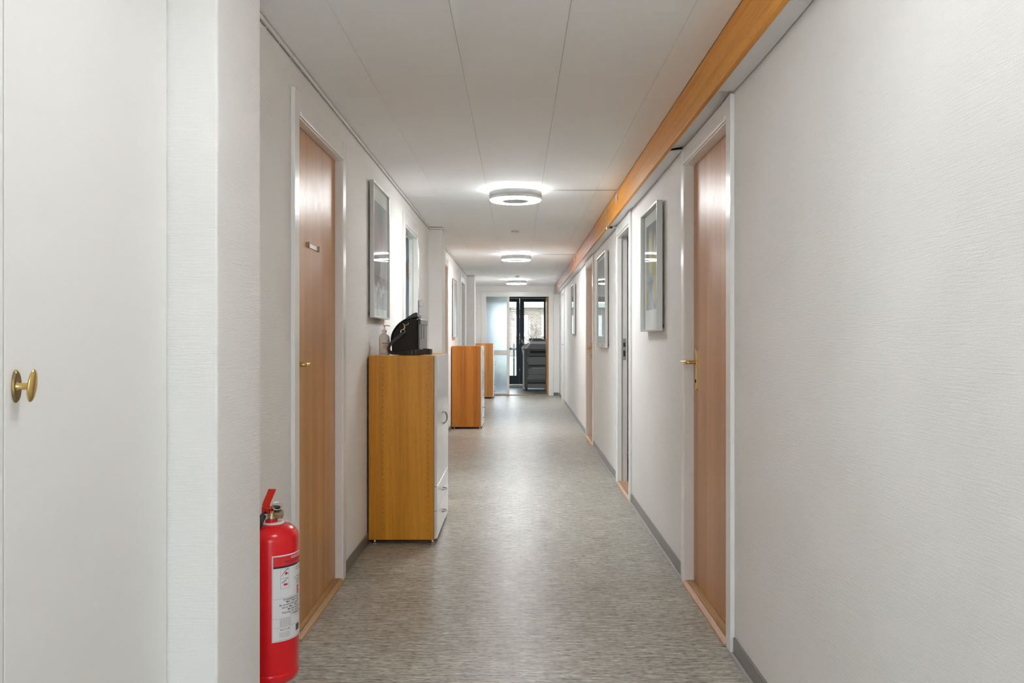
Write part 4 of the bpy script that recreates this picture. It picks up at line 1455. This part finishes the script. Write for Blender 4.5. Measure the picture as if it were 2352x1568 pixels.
# ------------------------------------------------------------------ copier in the end room
cp = thing('photocopier', 'large dark grey photocopier on castors behind the open end doorway', 'photocopier')
cx0, cx1, cy0, cy1 = 0.165, 0.80, 19.6, 20.2
bm = BM()
box(bm, cx0, cx1, cy0, cy1, 0.06, 0.955)
obj('cabinet_body', bm, 'copier_dark', cp, 0.008)
bm = BM()                                        # pale front, slightly leaning at the top
prism(bm, [(cx0 - 0.036, 0.05), (cx0 - 0.001, 0.05), (cx0 - 0.001, 0.93), (cx0 - 0.055, 0.955), (cx0 - 0.030, 0.80)], 'y', cy0, cy1)
obj('front_cover', bm, 'copier_light', cp, 0.004)
bm = BM()                                        # tilted control panel
prism(bm, [(cx0 - 0.060, 0.962), (cx0 + 0.055, 0.962), (cx0 + 0.130, 1.062), (cx0 + 0.110, 1.085), (cx0 - 0.058, 0.990)], 'y', cy0, cy1)
con = obj('control_panel', bm, 'copier_light', cp, 0.004)
bm = BM()
prism(bm, [(cx0 - 0.045, 0.999), (cx0 + 0.105, 1.086), (cx0 + 0.100, 1.097), (cx0 - 0.050, 1.010)], 'y', cy0 + 0.02, cy1 - 0.02)
obj('touch_screen', bm, 'black', con)
bm = BM()
box(bm, cx0 + 0.02, cx1, cy0 + 0.01, cy1, 0.956, 1.07)
obj('upper_body', bm, 'copier_mid', cp, 0.006)
bm = BM()
box(bm, cx0 + 0.135, cx1, cy0 - 0.004, cy1, 1.0705, 1.135)
obj('scanner_unit', bm, 'copier_light', cp, 0.006)
bm = BM()
prism(bm, [(cx0 + 0.125, 1.136), (cx1, 1.136), (cx1, 1.20), (cx0 + 0.46, 1.175), (cx0 + 0.36, 1.205), (cx0 + 0.11, 1.200)], 'y', cy0, cy1)
adf = obj('document_feeder', bm, 'copier_dark', cp, 0.006)
bm = BM()
prism(bm, [(cx0 + 0.135, 1.140), (cx0 + 0.17, 1.140), (cx0 + 0.205, 1.192), (cx0 + 0.195, 1.192)], 'y', cy0 - 0.004, cy0 - 0.0005)
obj('feeder_trim', bm, 'copier_light', adf)
# panels on the side towards the corridor
for nm, mat, x0, x1, z0, z1, dy in (
        ('side_vent', 'void', 0.30, 0.66, 0.86, 0.915, 0.004),
        ('side_door', 'copier_mid', 0.255, 0.675, 0.565, 0.80, 0.016),
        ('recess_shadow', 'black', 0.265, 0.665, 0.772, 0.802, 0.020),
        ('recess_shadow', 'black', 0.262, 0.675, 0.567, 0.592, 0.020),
        ('bypass_tray', 'copier_light', 0.33, 0.66, 0.512, 0.522, 0.018),
        ('lower_panel', 'copier_mid', 0.255, 0.70, 0.25, 0.505, 0.008),
        ('tray_joint', 'black', 0.235, 0.70, 0.363, 0.370, 0.010),
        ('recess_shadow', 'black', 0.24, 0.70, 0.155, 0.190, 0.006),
        ('foot_panel', 'copier_mid', 0.24, 0.70, 0.065, 0.150, 0.006),
        ('side_latch', 'copier_light', 0.236, 0.252, 0.265, 0.298, 0.014),
        ('side_grip', 'copier_mid', 0.225, 0.248, 0.66, 0.755, 0.022)):
    obox(nm, mat, cp, x0, x1, cy0 - dy, cy0 - 0.0003, z0, z1, 0.002)
for fx in (cx0 + 0.05, cx1 - 0.05):
    for fy in (cy0 + 0.06, cy1 - 0.06):
        bm = BM()
        lathe(bm, [(0.027, -0.015), (0.027, 0.015)], (fx, fy, 0.0275), 'y', 18)
        box(bm, fx - 0.012, fx + 0.012, fy - 0.017, fy + 0.017, 0.03, 0.0595)
        obj('castor', bm, 'black', cp)
rebase(cp, (0.48, 19.9, 0))

# ------------------------------------------------------------------ outside: balcony rail, lawn, brick house, bare tree
bm = BM()
box(bm, -60, 60, -60, 140, -0.14, -0.06)
struct(obj('ground_lawn', bm, 'grass'), 'green lawn outside the glazed doors', 'lawn')
bm = BM()
box(bm, -1.6, 1.8, YB + 0.152, 22.45, -0.06, -0.005)
struct(obj('floor_balcony', bm, 'decking'), 'grey concrete terrace outside the glazed doors', 'terrace')
bm = BM()
box(bm, -6, 6, -14, Y0 - 0.13, -0.058, -0.005)  # unseen pale slab, added to throw daylight up at the ceiling
struct(obj('floor_bounce_paving', bm, 'pale_paving'), 'unseen pale paving behind the camera, added to bounce light to the ceiling', 'paving')
rl = thing('balcony_railing', 'dark vertical bar railing outside the glazed doors', 'railing', (0, 22.35, 0))
obox('rail', 'dark_frame', rl, -1.5, 1.7, -0.03, -0.002, 0.90, 0.955)
obox('rail', 'dark_frame', rl, -1.5, 1.7, -0.03, -0.002, 0.10, 0.14)
bal = None
for k in range(24):
    if bal is None:
        bal = obox('baluster', 'dark_frame', rl, 0, 0.045, 0, 0.03, -0.005, 1.06)
        b_ = bal
    else:
        b_ = bal.copy()
        C.objects.link(b_)
    b_.location = (-1.46 + k * 0.135, 0, 0)

hs = thing('brick_house', 'pale brick house with white windows and low roof across the lawn', 'building', (0, 60, -0.06))
obox('brick_wall', 'brick', hs, -22, 22, 0, 8, 0, 3.42)
obox('roof_fascia', 'fascia', hs, -22.4, 22.4, -0.35, 8.4, 3.43, 3.66)
obox('flat_roof', 'roof', hs, -22.3, 22.3, -0.3, 8.3, 3.67, 3.75)
for k in range(-6, 7):
    x = 0.29 + 1.89 * k
    w = obox('house_window', 'win_white', hs, x - 0.455, x + 0.455, -0.05, -0.002, 1.48, 2.89)
    obox('window_pane', 'pane_dark', w, x - 0.20, x + 0.20, -0.058, -0.051, 1.62, 2.74)
    obox('window_sill', 'win_white', hs, x - 0.52, x + 0.52, -0.09, -0.002, 1.41, 1.475)

tr = thing('bare_tree', 'leafless grey tree with thin branches in front of the brick house', 'tree', (0.92, 43, -0.06))
rng = random.Random(11)


def branch(bm_, p, d, length, r, depth):
    pts = [Vector(p)]
    q = Vector(p)
    dd = Vector(d).normalized()
    for k in range(4):
        dd = (dd + Vector((rng.uniform(-.25, .25), rng.uniform(-.2, .2), rng.uniform(-.12, .2)))).normalized()
        q = q + dd * length / 4
        pts.append(q.copy())
    tube(bm_, pts, r, 5, taper=r * 0.45)
    if depth > 0:
        for k in range(4):
            i = rng.choice((1, 2, 3, 4))
            nd = (dd + Vector((rng.uniform(-1, 1), rng.uniform(-.6, .6), rng.uniform(-.3, .8)))).normalized()
            branch(bm_, pts[i], nd, length * 0.6, r * 0.45, depth - 1)


bm = BM()
tube(bm, [(0, 0, 0), (0.03, 0, 0.4), (0.0, 0.02, 0.9)], 0.07, 8, taper=0.05)
obj('trunk', bm, 'bark', tr)
for d in ((-0.8, 0, 0.45), (0.7, 0.2, 0.5), (-0.1, -0.2, 1), (0.3, 0.1, 0.8)):
    bm = BM()
    branch(bm, (0, 0.02, 0.86), d, 1.0, 0.03, 3)
    obj('branch', bm, 'bark', tr)
